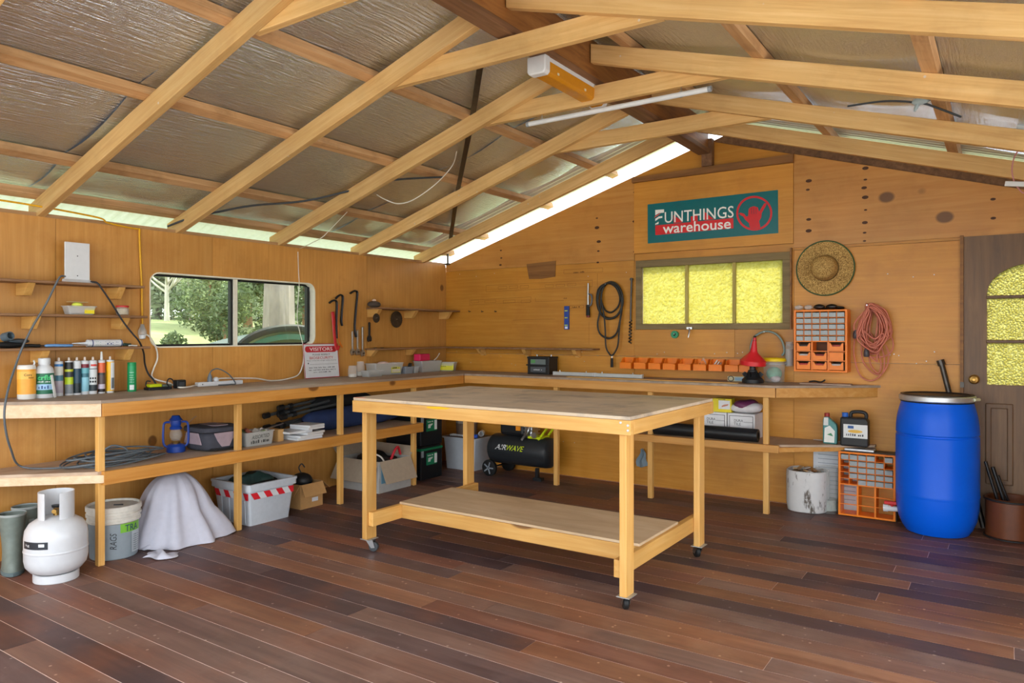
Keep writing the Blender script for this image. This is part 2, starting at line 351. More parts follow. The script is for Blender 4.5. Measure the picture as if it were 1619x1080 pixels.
def glass_mat(name, col, rough, ripple=0.0, rscale=60, thin=True, cell=False):
    m, nt, b, N, L = _new(name)
    out = N['Material Output']; N.remove(b)
    tr = N.new('ShaderNodeBsdfTransparent'); tr.inputs[0].default_value = lin(col)
    gl = N.new('ShaderNodeBsdfGlossy'); gl.inputs['Roughness'].default_value = .05
    fr = N.new('ShaderNodeFresnel'); fr.inputs[0].default_value = 1.4
    mx = N.new('ShaderNodeMixShader')
    if rough:
        tl = N.new('ShaderNodeBsdfTranslucent'); tl.inputs[0].default_value = lin(col); m1 = N.new('ShaderNodeMixShader'); m1.inputs[0].default_value = rough
        L.new(tr.outputs[0], m1.inputs[1]); L.new(tl.outputs[0], m1.inputs[2]); base = m1.outputs[0]
    else: base = tr.outputs[0]
    L.new(fr.outputs[0], mx.inputs[0]); L.new(base, mx.inputs[1]); L.new(gl.outputs[0], mx.inputs[2]); L.new(mx.outputs[0], out.inputs[0])
    if ripple:
        tc = N.new('ShaderNodeTexCoord')
        n1 = N.new('ShaderNodeTexVoronoi' if cell else 'ShaderNodeTexNoise'); n1.inputs['Scale'].default_value = rscale; L.new(tc.outputs['Object'], n1.inputs['Vector'])
        bp = N.new('ShaderNodeBump'); bp.inputs['Strength'].default_value = ripple; bp.inputs['Distance'].default_value = .02; L.new(n1.outputs[0], bp.inputs['Height'])
        L.new(bp.outputs[0], gl.inputs['Normal']); L.new(bp.outputs[0], fr.inputs['Normal'])
        if rough:
            L.new(bp.outputs[0], tl.inputs['Normal'])
            # the relief of the pressed glass varies how much colour it holds
            mr = N.new('ShaderNodeMapRange'); mr.inputs[1].default_value = .3; mr.inputs[2].default_value = .65; L.new(n1.outputs[0], mr.inputs[0])
            cm = N.new('ShaderNodeMix'); cm.data_type = 'RGBA'; L.new(mr.outputs[0], cm.inputs[0]); c = lin(col); cm.inputs[6].default_value = (c[0]*.82, c[1]*.78, c[2]*.55, 1); cm.inputs[7].default_value = c
            L.new(cm.outputs[2], tl.inputs[0]); L.new(cm.outputs[2], tr.inputs[0])
    return m
glass_mat('pane_clear', '#f2f6ee', 0)
glass_mat('pane_yellow', '#d6d29b', .85, .8, 46)
glass_mat('pane_door', '#d6d2a4', .85, .8, 70, cell=True)

def cloudy(name, col, fac):
    m, nt, b, N, L = _new(name); b.inputs['Base Color'].default_value = lin(col); b.inputs['Roughness'].default_value = .3
    out = N['Material Output']; tr = N.new('ShaderNodeBsdfTransparent'); mx = N.new('ShaderNodeMixShader'); mx.inputs[0].default_value = fac
    L.new(tr.outputs[0], mx.inputs[1]); L.new(b.outputs[0], mx.inputs[2]); L.new(mx.outputs[0], out.inputs[0])
cloudy('jar_glass', '#e6e8e4', .14)
cloudy('tub_clear', '#dcdcd8', .38)
mat('white_paint', '#d6d8da', .4, var=.03)
mat('cream_frame', '#e9e4d2', .5, var=.04)
mat('black_rubber', '#141414', .6, var=.1)
mat('black_plastic', '#1d1e20', .45, var=.1)
mat('dark_grey', '#3c3f42', .55, var=.1)
mat('grey_plastic', '#8d949b', .5, var=.05)
mat('steel', '#b9bcbe', .3, 1.0, var=.08)
mat('dark_steel', '#57534f', .45, .9, var=.2)
mat('galvanised', '#c9cdd0', .42, .75, var=.1)
mat('zinc_sheet', '#dfe3e4', .5, .2, var=.05)
mat('brass', '#b08a4a', .35, .9)

_cc = {}
def C(h, rough=.45, metal=0.0, var=.05):
    k = (h, rough, metal)
    if k not in _cc: _cc[k] = mat('paint_'+h.strip('#')+('_%d' % int(rough*100)), h, rough, metal, var=var)
    return _cc[k]
def face(p): return math.atan2(CAM[1]-p[1], CAM[0]-p[0])
# ================================================================ THE SETTING
APX, APZ, PL, PR, EAVE = 2.9, 3.0135, .315, .30, 2.1
WR = 5.9                       # right wall
YF = -6.9                      # open front
def zl(x): return EAVE+PL*x
def zr(x): return APZ-PR*(x-APX)
def ztop(x): return zl(x) if x <= APX else zr(x)
# ---- floor
floor = struct('floor')
MB().bx(-.02, WR+.02, YF-.05, .02, -.10, -.0021).build('floor_base', 'floor_dust', floor)
fy = [0.0]; row = 0
fr_ = random.Random(3)
y = -.019
PITCH = .1385
while y > YF:
    x = 0.0; first = True
    while x < WR-.01:
        ln = fr_.uniform(.7, 2.6) if first else fr_.uniform(1.5, 3.4); first = False
        x1 = min(WR, x+ln)
        if WR-x1 < .4: x1 = WR
        MB().bx(x+.0015, x1-.0015, y-PITCH+.0026, y-.0026, -.002, 0).build('plank', 'floorboard', floor)
        x = x1
    y -= PITCH
# ---- left wall: plywood sheets round a rounded van window
wall_left = struct('wall_left')
MB().bx(-.11, -.019, -.02, .11, -.1, EAVE-.02).build('corner_filler', 'purlin_y', wall_left)  # hidden filler, added to stop daylight leaking through the wall corner
WY0, WY1, WZ0, WZ1, WRD = -3.283, -1.795, 1.266, 1.806, .075
def cside(y0, y1, left):
    # C-shaped sheet with the window cut out of one side
    r = rrect(WY0, WY1, WZ0, WZ1, WRD)
    if left: cut = [p for p in r if p[0] >= y0]
    else: cut = [p for p in r if p[0] <= y1]
    if left:   # window is at the y0 side (small y): keep the y1 corners
        c = sorted([p for p in cut if p[1] > (WZ0+WZ1)/2], key=lambda p: p[0]-p[1]*1e-3)
        d = sorted([p for p in cut if p[1] < (WZ0+WZ1)/2], key=lambda p: -p[0]-p[1]*1e-3)
        return [(y0, 0), (y1, 0), (y1, EAVE), (y0, EAVE), (y0, WZ1)]+c+d+[(y0, WZ0)]
    c = sorted([p for p in cut if p[1] < (WZ0+WZ1)/2], key=lambda p: -p[0]+p[1]*1e-3)
    d = sorted([p for p in cut if p[1] > (WZ0+WZ1)/2], key=lambda p: p[0]+p[1]*1e-3)
    return [(y1, WZ0)]+c+d+[(y1, WZ1), (y1, EAVE), (y0, EAVE), (y0, 0), (y1, 0)]
def lsheet(y0, y1, z0=0, z1=EAVE): MB().bx(-.018, 0, y0+.001, y1-.001, z0, z1).build('panel', 'ply_wall', wall_left)
lsheet(-1.173, -.001)
MB().prism(cside(-2.279, -1.175, True), 0, -.018, 0).build('panel', 'ply_wall', wall_left)
lsheet(-2.789, -2.279, 0, WZ0); lsheet(-2.789, -2.279, WZ1, EAVE)
MB().prism(cside(-3.893, -2.791, False), 0, -.018, 0).build('panel', 'ply_wall', wall_left)
lsheet(-5.1, -3.895); lsheet(-6.3, -5.1); lsheet(YF, -6.3)
MB().bx(-.12, -.02, YF, WY0, -.1, EAVE-.02).bx(-.12, -.02, WY1, 0, -.1, EAVE-.02).bx(-.12, -.02, WY0, WY1, -.1, WZ0).bx(-.12, -.02, WY0, WY1, WZ1, EAVE-.02).build('cladding', 'white_paint', wall_left)
MB().bx(-.10, -.01, YF, 0, EAVE-.02, EAVE+.025).build('wall_plate', 'purlin_y', wall_left)
win = struct('window_1', (0, (WY0+WY1)/2, WZ0))
o_ = rrect(WY0, WY1, WZ0, WZ1, WRD); i_ = rrect(WY0+.009, WY1-.009, WZ0+.009, WZ1-.009, WRD-.009); j_ = rrect(WY0+.024, WY1-.024, WZ0+.024, WZ1-.024, WRD-.024)
MB().ring(o_, i_, 0, -.10, .002).build('window_reveal', 'cream_frame', win, world=True)
MB().ring(i_, j_, 0, -.085, -.062).build('window_seal', 'black_rubber', win, world=True)
ym = PX(377, 500).y
MB().bx(-.088, -.035, ym-.016, ym+.016, WZ0+.004, WZ1-.004).build('mullion', 'cream_frame', win, world=True)
MB().bx(-.086, -.05, ym-.035, ym-.016, WZ0+.01, WZ1-.01).bx(-.086, -.05, WY1-.045, WY1-.022, WZ0+.03, WZ1-.03).build('window_track', 'black_rubber', win, world=True)
for a, b in ((WY0+.012, ym-.018), (ym+.018, WY1-.012)):
    MB().prism(rrect(a, b, WZ0+.012, WZ1-.012, .05), 0, -.078, -.073).build('pane', 'pane_clear', win, world=True)
# ---- back wall
wall_back = struct('wall_back')
XA, XB, XD0, XD1, ZS = 2.208, 3.594, 4.742, 5.57, 2.034
BX0, BX1, BZ0, BZ1 = 2.233, 3.572, 1.404, 2.024
def bsheet(poly, m='ply_back', y0=0.0, th=.018, name='panel'): MB().prism(poly, 1, y0, y0+th).build(name, m, wall_back)
def rc(x0, x1, z0, z1, g=.0012): return [(x0+g, z0+g), (x1-g, z0+g), (x1-g, z1-g), (x0+g, z1-g)]
bsheet(rc(0, XA, 0, 1.16), 'ply_back'); bsheet(rc(0, XA, 1.16, ZS), 'ply_back')
bsheet(rc(XA, XB, 0, 1.165)); bsheet(rc(XA, 3.122, 1.165, BZ0), y0=-.004); bsheet(rc(3.122, XB, 1.165, BZ0), y0=-.004)
bsheet(rc(XA, XB, BZ1, 2.09), y0=.004); bsheet(rc(XA, BX0, BZ0, BZ1)); bsheet(rc(BX1, XB, BZ0, BZ1))
bsheet(rc(XB, XD0, 0, 1.145)); bsheet(rc(XB, XD0, 1.145, ZS)); bsheet(rc(XD1, WR, 0, ZS))
bsheet([(.001, ZS+.001), (XA-.001, ZS+.001), (XA-.001, zl(XA)), (.001, zl(0)+.003)], 'ply_gable')
bsheet(rc(XA, XB, 2.09, 2.735), 'ply_back', y0=-.012)
bsheet([(XA, 2.735), (XB, 2.735), (XB, zr(XB)), (APX, APZ), (XA, zl(XA))], 'ply_back', y0=.006)
bsheet([(XB+.001, ZS+.022), (WR, ZS+.022), (WR, zr(WR)), (XB+.001, zr(XB))], 'ply_gable', y0=-.006)
bsheet(rc(XB, XD0, ZS, ZS+.022), 'ply_back')
MB().prism([(XA-.005, 2.73), (XB+.005, 2.735), (XB+.005, 2.80), (XA-.005, 2.775)], 1, -.05, .0).build('rail', 'brown_rail', wall_back)
MB().bx(APX-.045, APX+.045, -.06, 0, 2.79, 3.02).build('king_post', 'brown_beam', wall_back)
MB().bx(-.05, WR, .03, .12, -.1, .0).bx(-.1, BX0, .03, .1, 0, ZS).bx(BX0, BX1, .03, .1, 0, BZ0).bx(BX1, XD0, .03, .1, 0, ZS).build('cladding', 'white_paint', wall_back)
MB().prism([(APX, APZ+.0), (WR+.1, zr(WR+.1)), (WR+.1, zr(WR+.1)+.085), (APX+.15, zr(APX+.15)+.095)], 1, .04, .07).build('barge_board', 'brown_beam', wall_back)
MB().prism([(.02, ZS), (XA, ZS), (APX, ZS), (XD0, ZS), (WR, ZS), (WR, zr(WR)-.01), (APX, APZ-.01), (.02, EAVE-.005)], 1, .03, .04).build('gable_backing', 'brown_beam', wall_back)
# timber window with pressed yellow glass
win = struct('window_2', ((BX0+BX1)/2, 0, BZ0))
mbw = MB()
mbw.bx(BX0, BX1, -.03, .06, BZ1-.062, BZ1).bx(BX0, BX1, -.03, .06, BZ0, BZ0+.05).bx(BX0, BX0+.055, -.029, .06, BZ0+.05, BZ1-.062).bx(BX1-.06, BX1, -.029, .06, BZ0+.05, BZ1-.062)
mbw.build('window_frame', 'window_wood', win, world=True, bevel=.003)
xs = [PY(u, 470).x for u in (1016.5, 1086.5, 1161.5, 1241)]
for q in xs[1:3]: MB().bx(q-.013, q+.013, -.02, .03, BZ0+.05, BZ1-.062).build('mullion', 'window_mullion', win, world=True, bevel=.002)
for k in range(3): MB().bx(xs[k]+.0, xs[k+1]-.0, .004, .010, BZ0+.04, BZ1-.05).build('pane', 'pane_yellow', win, world=True)
MB().bx(BX1, BX1+.012, -.035, .0, BZ0, BZ1+.03).build('window_stop', 'brown_rail', win, world=True)
ca = PY(1090, 521, -.05)
mbw = MB().box((ca.x, -.045, ca.z+.012), (.05, .02, .018)).tube([(ca.x, -.05, ca.z+.01), (ca.x+.004, -.065, ca.z-.02), (ca.x-.004, -.07, ca.z-.07)], [.008, .007, .005])
mbw.build('window_catch', 'steel', win, world=True, smooth=True)
# ---- door
door = struct('door_1', (XD0, 0, 0))
DZ = 2.055
gx0, gx1 = PY(1560.5, 500).x, None; gx1 = XD0+XD1-gx0
za = PY(1560, 608).z; zb1 = PY(1565, 540).z; zb2 = PY(1565, 470).z
rad = (gx1-gx0)/2; zc = zb2+.02
arch = [(gx1, za), (gx1, zc)]+[((gx0+gx1)/2+rad*math.cos(PI*k/20), zc+rad*.78*math.sin(PI*k/20)) for k in range(1, 20)]+[(gx0, zc), (gx0, za)]
dp = [(XD0+.012, .008), (XD1, .008), (XD1, DZ), ((gx0+gx1)/2, DZ)]
half = len(arch)//2
left_poly = [(XD0+.010, .001), ((gx0+gx1)/2, .001), ((gx0+gx1)/2, za)]+[(gx0, za), (gx0, zc)]+[p for p in arch[2:21] if p[0] <= (gx0+gx1)/2+1e-6][::-1]+[((gx0+gx1)/2, DZ), (XD0+.010, DZ)]
right_poly = [(2*((gx0+gx1)/2)-p[0], p[1]) for p in left_poly]
MB().prism(left_poly, 1, -.012, .03).prism(right_poly, 1, -.012, .03).build('door_leaf', 'door_wood', door, world=True)
for z in (zb1, zb2): MB().bx(gx0-.005, gx1+.005, -.018, .02, z-.011, z+.011).build('glazing_bar', 'door_wood', door, world=True, bevel=.004)
for a, b in ((za, zb1), (zb1, zb2)): MB().bx(gx0-.004, gx1+.004, .006, .010, a, b).build('pane', 'pane_door', door, world=True)
MB().prism([(gx0, zb2), (gx1, zb2)]+arch[1:22], 1, .006, .010).build('pane', 'pane_door', door, world=True)
pa, pb = PY(1558, 637), PY(1602, 768)
w_ = pb.x-pa.x
for x0 in (pa.x, XD0+XD1-pb.x):
    r1 = [(x0, pb.z), (x0+w_, pb.z), (x0+w_, pa.z), (x0, pa.z)]
    r2 = [(x0+.035, pb.z+.035), (x0+w_-.035, pb.z+.035), (x0+w_-.035, pa.z-.035), (x0+.035, pa.z-.035)]
    MB().ring(r1, r2, 1, -.026, -.011).build('panel_moulding', 'door_wood', door, world=True, bevel=.006)
MB().bx(XD0-.012, XD0+.009, -.03, .012, 0, DZ+.01).bx(XD0-.012, XD0+.03, .03, .06, 0, DZ+.01).build('door_stop', 'brown_rail', door, world=True)
kp = PY(1540, 600, -.03)
kb = MB().lathe([(.034, 0), (.034, .006), (.026, .012), (.014, .016), (.012, .03), (.024, .042), (.028, .052), (.024, .062), (.010, .066), (.009, .063), (.001, .063)], 24, M=Matrix.Translation((kp.x, -.012, kp.z)) @ Matrix.Rotation(PI/2, 4, 'X'))
kb.build('door_knob', 'brass', door, world=True, smooth=True)
MB().bx(XD0-.012, XD0+.012, -.034, -.028, kp.z-.06, kp.z-.02).build('strike_plate', 'dark_steel', door, world=True)
# ---- right wall (only its back end is closed; the rest is open to the yard)
wr = struct('wall_right')
for y0, y1 in ((-.95, -.0), (-1.95, -.95)): MB().bx(WR, WR+.02, y0+.001, y1, 0, zr(WR)).build('panel', 'ply_wall', wr)
for yy in (-2.0, -3.06, -4.9, YF+.1): MB().bx(WR-.02, WR+.08, yy-.05, yy+.05, -.1, zr(WR)+.02).build('post', 'pine_z', wr)
MB().bx(WR, WR+.09, YF, 0, zr(WR)-.1, zr(WR)+.02).build('wall_plate', 'purlin_y', wr)
# ---- roof: rafters, ties, purlins, foil and iron sheets
ceil = struct('ceiling', (0, 0, EAVE))
RD, RW, PH = .115, .045, .045
RY = [-.36, -1.245, -2.16, -3.06, -3.98, -4.88, -5.78, -6.68]
for i, y in enumerate(RY):
    MB().prism([(-.12, zl(-.12)), (APX-.02, zl(APX-.02)), (APX-.02, zl(APX-.02)+RD), (-.12, zl(-.12)+RD)], 1, y-RW/2, y+RW/2).build('rafter', 'rafter_left', ceil, world=True, bevel=.003)
    MB().prism([(APX+.02, zr(APX+.02)), (WR+.15, zr(WR+.15)), (WR+.15, zr(WR+.15)+RD), (APX+.02, zr(APX+.02)+RD)], 1, y-RW/2, y+RW/2).build('rafter', 'rafter_right', ceil, world=True, bevel=.003)
    if i:
        zb = 2.772; h = .11
        xa = (zb-EAVE)/PL+.03; xb = APX+(APZ-zb)/PR-.03
        MB().prism([(xa-.08, zb), (xb+.06, zb), (xb-.22, zb+h), (xa+.25, zb+h)], 1, y+RW/2+.001, y+RW/2+.042).build('collar_tie', 'rafter_flat', ceil, world=True, bevel=.003)
PXL = [.0, .46, 1.25, 1.96, 2.66]; PXR = [3.16, 3.92, 4.71, 5.45, 5.95]
def purlin(x, left):
    zf = zl if left else zr; a = -math.atan(PL) if left else math.atan(PR)
    MB().box((x, (YF+.12)/2, zf(x)+RD+PH/2+.002), (.068, -(YF)+.1, PH), (0, a, 0)).build('purlin', 'purlin_y', ceil, world=True)
for x in PXL: purlin(x, True)
for x in PXR: purlin(x, False)
ridge = MB().bx(APX-.075, APX+.03, YF, -.05, 2.892, 2.932)
ridge.build('ridge_flange', 'brown_beam', ceil, world=True, bevel=.004)
MB().bx(APX-.012, APX+.012, YF, -.05, 2.932, 3.16).build('ridge_beam', 'ridge_ply', ceil, world=True)
def foil(y0, y1, left, seed):
    xa, xb = (-.02, APX) if left else (APX, WR+.05); zf = zl if left else zr; PXs = PXL if left else PXR
    PXs = sorted(PXs+[xa-.001, xb+.001])
    def fn(s, t):
        x = xa+(xb-xa)*s; y = y0+(y1-y0)*t
        for k in range(len(PXs)-1):
            if PXs[k] <= x <= PXs[k+1]: q = (x-PXs[k])/max(1e-3, PXs[k+1]-PXs[k]); w0 = PXs[k+1]-PXs[k]; break
        sag = math.sin(PI*q)**1.0*.03*min(1, w0/.7)
        nn = noise.noise(Vector((x*1.1+seed, y*2.6, seed*3.1)))*.022*math.sin(PI*q)
        # folds run up the slope where the sheet is slack
        nn += noise.noise(Vector((x*.5+seed*2, y*7.0, 4.2)))*.007*math.sin(PI*q)
        return (x, y, zf(x)+RD+PH+.012-sag+nn+seed % 2*.003)
    MB().grid(60, max(8, int(abs(y1-y0)/.045)), fn).build('foil_sheet', 'foil', ceil, world=True, smooth=True, ang=80)
ye = [-.5, -1.62, -2.83, -4.05, -5.25, -6.4, YF]
for k in range(len(ye)-1):
    for left in (True, False): foil(ye[k]+.03, ye[k+1], left, k+(0 if left else 11))
def iron(y0, y1, left):
    xa, xb = (-.45, APX) if left else (APX, WR+.3); zf = zl if left else zr
    n = int((y1-y0)/.0190)
    def fn(s, t): x = xa+(xb-xa)*s; y = y0+(y1-y0)*t; return (x, y, zf(x)+RD+PH+.045+.009*math.cos(2*PI*y/.076))
    MB().grid(2, n, fn).build('roof_sheet', 'zinc_sheet', ceil, world=True, smooth=True, ang=80)
for left in (True, False):
    for k in range(4): iron(YF-.1+k*1.80, YF-.1+(k+1)*1.80, left)
# steel strap brace under the left slope
mbs = MB()
sp = [PD(u, v, d) for u, v, d in ((708, 418, 7.4), (745, 235, 6.4), (762, 100, 5.6))]
a = Vector((.03, -.22, EAVE-.02)); b = Vector((.03, -.22, zl(.1)+.12)); 
def onl(u, v, off): 
    d = ray(u, v); t = (EAVE+off+PL*CAM[0]-CAM[2])/(d.z-PL*d.x); return Vector(CAM)+d*t
pts = [onl(u, v, RD-.005) for u, v in ((712, 380), (722, 310), (735, 245), (748, 180), (760, 100))]
q0 = pts[0].copy(); q0.z -= .22
def strap(mb, P, w):
    for i in range(len(P)-1):
        p, q = P[i], P[i+1]; t = (q-p).normalized(); n = t.cross(Vector((-PL, 0, 1)).normalized()); n.normalize()
        k = len(mb.v); mb.add([p-n*w, p+n*w, q+n*w, q-n*w, p-n*w+Vector((0, 0, .002)), p+n*w+Vector((0, 0, .002)), q+n*w+Vector((0, 0, .002)), q-n*w+Vector((0, 0, .002))], [(0, 1, 2, 3), (7, 6, 5, 4), (0, 4, 5, 1), (2, 6, 7, 3), (1, 5, 6, 2), (0, 3, 7, 4)])
strap(mbs, [pts[0]]+pts[1:], .02)
mbs.build('strap_brace', 'dark_steel', ceil, world=True)
cb = PX(708, 418, .02)
MB().tube([cb, cb+Vector((0, 0, .12))], .012).box(cb+Vector((.01, 0, .0)), (.05, .06, .02)).build('brace_bracket', 'dark_steel', ceil, world=True)

# ================================================================ OUTSIDE
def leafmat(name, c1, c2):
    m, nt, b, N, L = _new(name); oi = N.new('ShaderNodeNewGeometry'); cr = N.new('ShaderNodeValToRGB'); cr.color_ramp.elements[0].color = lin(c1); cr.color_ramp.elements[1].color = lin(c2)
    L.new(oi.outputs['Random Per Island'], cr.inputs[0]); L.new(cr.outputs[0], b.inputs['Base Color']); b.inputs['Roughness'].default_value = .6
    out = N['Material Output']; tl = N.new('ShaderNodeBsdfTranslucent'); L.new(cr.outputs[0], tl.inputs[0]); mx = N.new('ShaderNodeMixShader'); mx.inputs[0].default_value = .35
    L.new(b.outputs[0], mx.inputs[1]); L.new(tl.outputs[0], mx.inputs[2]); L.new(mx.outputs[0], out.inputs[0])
leafmat('leaf_dark', '#46523a', '#6d7b56'); leafmat('leaf_pale', '#7d8862', '#aab388'); leafmat('leaf_haze', '#8f9882', '#b4baa4')  # leaf_haze: distance haze mixed into the leaf colours
wood('gum_bark', ['#5f5452', '#766a68', '#8c807e'], axis=2, scale=1.0, stretch=4, rough=.8, rv=.2, stain=.6, staincol='#8a7a70', dist=1.5, specks=.3)
wood('pale_bark', ['#a8a096', '#c2bab0', '#d0c9c0'], axis=2, scale=1.0, stretch=4, rough=.8)
mat('grass', '#868c60', .9, var=.3, scale=1.5)
def terr(x, y):
    r = max(0, -x-5); z = -.35+min(r, 9)*.215+max(0, r-9)*.03
    return z+noise.noise(Vector((x*.3, y*.3, 0)))*.12*min(1, r/3)
g = MB().grid(70, 70, lambda s, t: (-60+90*s, -45+75*t, terr(-60+90*s, -45+75*t)))
go = g.build('grass_ground', 'grass', smooth=True, ang=80); go['kind'] = 'structure'
mat('bounce_pale', '#c9c4bc', .85, var=.08, scale=3)
ap = MB().bx(-3, 16, -22, -6.95, -.36, -.12).bx(6.15, 16, -6.95, 1.5, -.36, -.12).build('bounce_apron', 'bounce_pale'); ap['kind'] = 'structure'  # unseen pale slab, added to bounce sunlight up to foil and rafters
def leaves(n, c, r, size, seed, squash=1.0):
    rr = random.Random(seed); mb = MB()
    blobs = [(Vector((rr.uniform(-1, 1)*r[0]*.75, rr.uniform(-1, 1)*r[1]*.75, rr.uniform(-1, 1)*r[2]*.8)), rr.uniform(.25, .5)) for _ in range(16)]
    for _ in range(n):
        b, k = rr.choice(blobs)
        d = Vector((rr.gauss(0, 1), rr.gauss(0, 1), rr.gauss(0, 1))).normalized()*k*(rr.random()**.4)
        p = Vector(c)+b+Vector((d.x*r[0], d.y*r[1], d.z*r[2]))
        a = Vector((rr.gauss(0, 1), rr.gauss(0, 1), rr.gauss(0, .7))).normalized(); e = a.orthogonal().normalized()
        s_ = size*rr.uniform(.6, 1.4)
        mb.add([p-a*s_, p+e*s_*.4, p+a*s_, p-e*s_*.4], [(0, 1, 2, 3)])
    return mb
def tree(u, v, d, name, label, trunk_r, h, crown, leafm, n, size, seed, bark='gum_bark', branches=4, cz=.75, cat='tree'):
    p = PD(u, v, d); p.z = terr(p.x, p.y)-.05
    t = thing(name, label, cat, p)
    rr = random.Random(seed); top = Vector((rr.uniform(-.1, .1)*h*.3, rr.uniform(-.1, .1)*h*.3, h*.8))
    mb = MB().tube(bez([(0, 0, 0), (rr.uniform(-.1, .1), rr.uniform(-.1, .1), h*.35), top], 6), [trunk_r*(1-.75*i/12) for i in range(13)], 10)
    for k in range(branches):
        s0 = rr.uniform(.3, .75); b0 = top*s0; a = rr.uniform(0, 2*PI); L_ = h*rr.uniform(.25, .45)
        e = b0+Vector((math.cos(a)*L_*.7, math.sin(a)*L_*.7, L_*.75))
        mb.tube(bez([b0, (b0+e)/2+Vector((0, 0, -.1*L_)), e], 5), [trunk_r*.45*(1-.8*i/10) for i in range(11)], 6)
    mb.build('trunk', bark, t, smooth=True)
    if n: leaves(n, (0, 0, h*cz), crown, size, seed).build('foliage', leafm, t)
    return t
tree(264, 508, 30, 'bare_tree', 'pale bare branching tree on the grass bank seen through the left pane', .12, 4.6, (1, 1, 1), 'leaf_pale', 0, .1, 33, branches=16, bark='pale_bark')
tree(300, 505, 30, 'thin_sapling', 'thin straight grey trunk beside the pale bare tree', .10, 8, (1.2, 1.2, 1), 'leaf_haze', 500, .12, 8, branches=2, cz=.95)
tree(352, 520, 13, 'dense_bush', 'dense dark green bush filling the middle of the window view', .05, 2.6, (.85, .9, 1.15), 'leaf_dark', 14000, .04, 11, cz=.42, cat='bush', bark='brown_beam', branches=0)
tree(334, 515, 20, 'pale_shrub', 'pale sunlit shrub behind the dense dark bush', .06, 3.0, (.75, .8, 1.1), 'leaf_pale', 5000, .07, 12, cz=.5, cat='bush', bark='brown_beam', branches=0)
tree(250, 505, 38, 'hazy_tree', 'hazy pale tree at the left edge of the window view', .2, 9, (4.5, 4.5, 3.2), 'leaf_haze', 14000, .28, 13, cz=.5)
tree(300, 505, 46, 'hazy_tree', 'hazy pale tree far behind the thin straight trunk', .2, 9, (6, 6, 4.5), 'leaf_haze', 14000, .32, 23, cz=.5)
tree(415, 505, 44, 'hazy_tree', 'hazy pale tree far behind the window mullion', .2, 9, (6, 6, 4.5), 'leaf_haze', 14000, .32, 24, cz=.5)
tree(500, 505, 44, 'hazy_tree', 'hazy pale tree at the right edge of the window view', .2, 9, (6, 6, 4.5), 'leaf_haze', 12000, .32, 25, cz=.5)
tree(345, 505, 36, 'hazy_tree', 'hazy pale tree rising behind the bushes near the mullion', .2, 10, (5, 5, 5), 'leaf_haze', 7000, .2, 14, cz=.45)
tree(392, 510, 22, 'roadside_tree', 'green leafy tree showing left of the big trunk', .15, 7, (1.2, 1.2, 3.0), 'leaf_dark', 9000, .10, 15, cz=.42, bark='brown_beam', branches=2)
tree(485, 510, 22, 'roadside_tree', 'green leafy tree showing right of the big trunk', .15, 7, (1.3, 1.3, 3.0), 'leaf_dark', 6000, .10, 16, cz=.5, bark='brown_beam')
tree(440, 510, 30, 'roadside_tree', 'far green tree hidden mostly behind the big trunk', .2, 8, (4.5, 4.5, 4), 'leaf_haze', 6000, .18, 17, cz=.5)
tree(442, 520, 10.5, 'gum_tree', 'thick smooth pink and white gum trunk close outside the right pane', .31, 9, (1, 1, 1), 'leaf_dark', 0, .1, 19, branches=3)
c0 = PD(458, 519, 7.9); cr_ = .60
t = thing('domed_canopy', 'dark green domed canopy with black rim close outside the right pane', 'canopy', (c0.x-.1, c0.y, terr(c0.x, c0.y)))
hh = c0.z-t.location.z
mat('green_cover', '#0d2a20', .4, var=.2, scale=4); mat('green_cover_light', '#154535', .4, var=.15)  # cover colour darkened to stand for the canopy's shaded inside
mb = MB(); N_ = 24
rim = [Vector((.12*math.sin(PI*k/N_), -cr_*math.cos(PI*k/N_)*1.05, hh-.34+.34*math.sin(PI*k/N_)**.8)) for k in range(N_+1)]
mb.tube(rim, .045, 8, flat=.6); mb.build('rim', 'black_rubber', t, smooth=True)
mb = MB().grid(24, 8, lambda s, q: ((.12*math.sin(PI*s))-(1.1*q), -cr_*math.cos(PI*s)*1.03*(1-.25*q*q), hh-.36+.33*math.sin(PI*s)**.8*(1-.35*q*q)))
mb.build('cover', 'green_cover', t, smooth=True)
mb = MB().grid(24, 3, lambda s, q: (.10*math.sin(PI*s)+.02, -cr_*math.cos(PI*s)*1.0, hh-.37+.33*math.sin(PI*s)**.8-.02-.06*q)); mb.build('valance', 'green_cover_light', t, smooth=True)
for sy in (-1, 1):
    MB().tube([(-.05, sy*.80, 0), (-.05, sy*.80, hh-.35)], .02).build('leg', 'dark_steel', t)
    MB().tube([(-1.0, sy*.6, 0), (-1.0, sy*.6, hh-.38)], .02).build('leg', 'dark_steel', t)
# ================================================================ BENCHES, SHELVES, TABLE
BT = .978; FX = .64; FY = -.50; CHY = -3.93
t = thing('workbench', 'long pine workbench along the left wall under the van window with cut-off corner end', 'workbench', (.3, -2.2, 0))
MB().prism([(.003, -.003), (FX, FY), (FX, CHY), (.003, CHY-FX)], 2, BT-.018, BT).build('worktop', 'bench_top', t, world=True)
MB().bx(FX-.045, FX-.004, CHY+.01, FY+.0, .882, BT-.018).build('front_rail', 'pine_fascia_y', t, world=True, bevel=.003)
MB().prism([(FX-.006, CHY+.005), (FX-.05, CHY-.0), (.0+.003, CHY-FX+.06), (.003, CHY-FX+.01)], 2, .882, BT-.018).build('end_rail', 'pine_pale', t, world=True, bevel=.003)
MB().prism([(.003, -1.08), (FX-.04, -1.08), (FX-.04, CHY), (.003, CHY-FX+.03)], 2, .540, .558).build('lower_shelf', 'shelf_top', t, world=True)
MB().bx(FX-.04, FX-.006, CHY+.02, -1.09, .478, .558).build('shelf_rail', 'pine_fascia_y', t, world=True, bevel=.003)
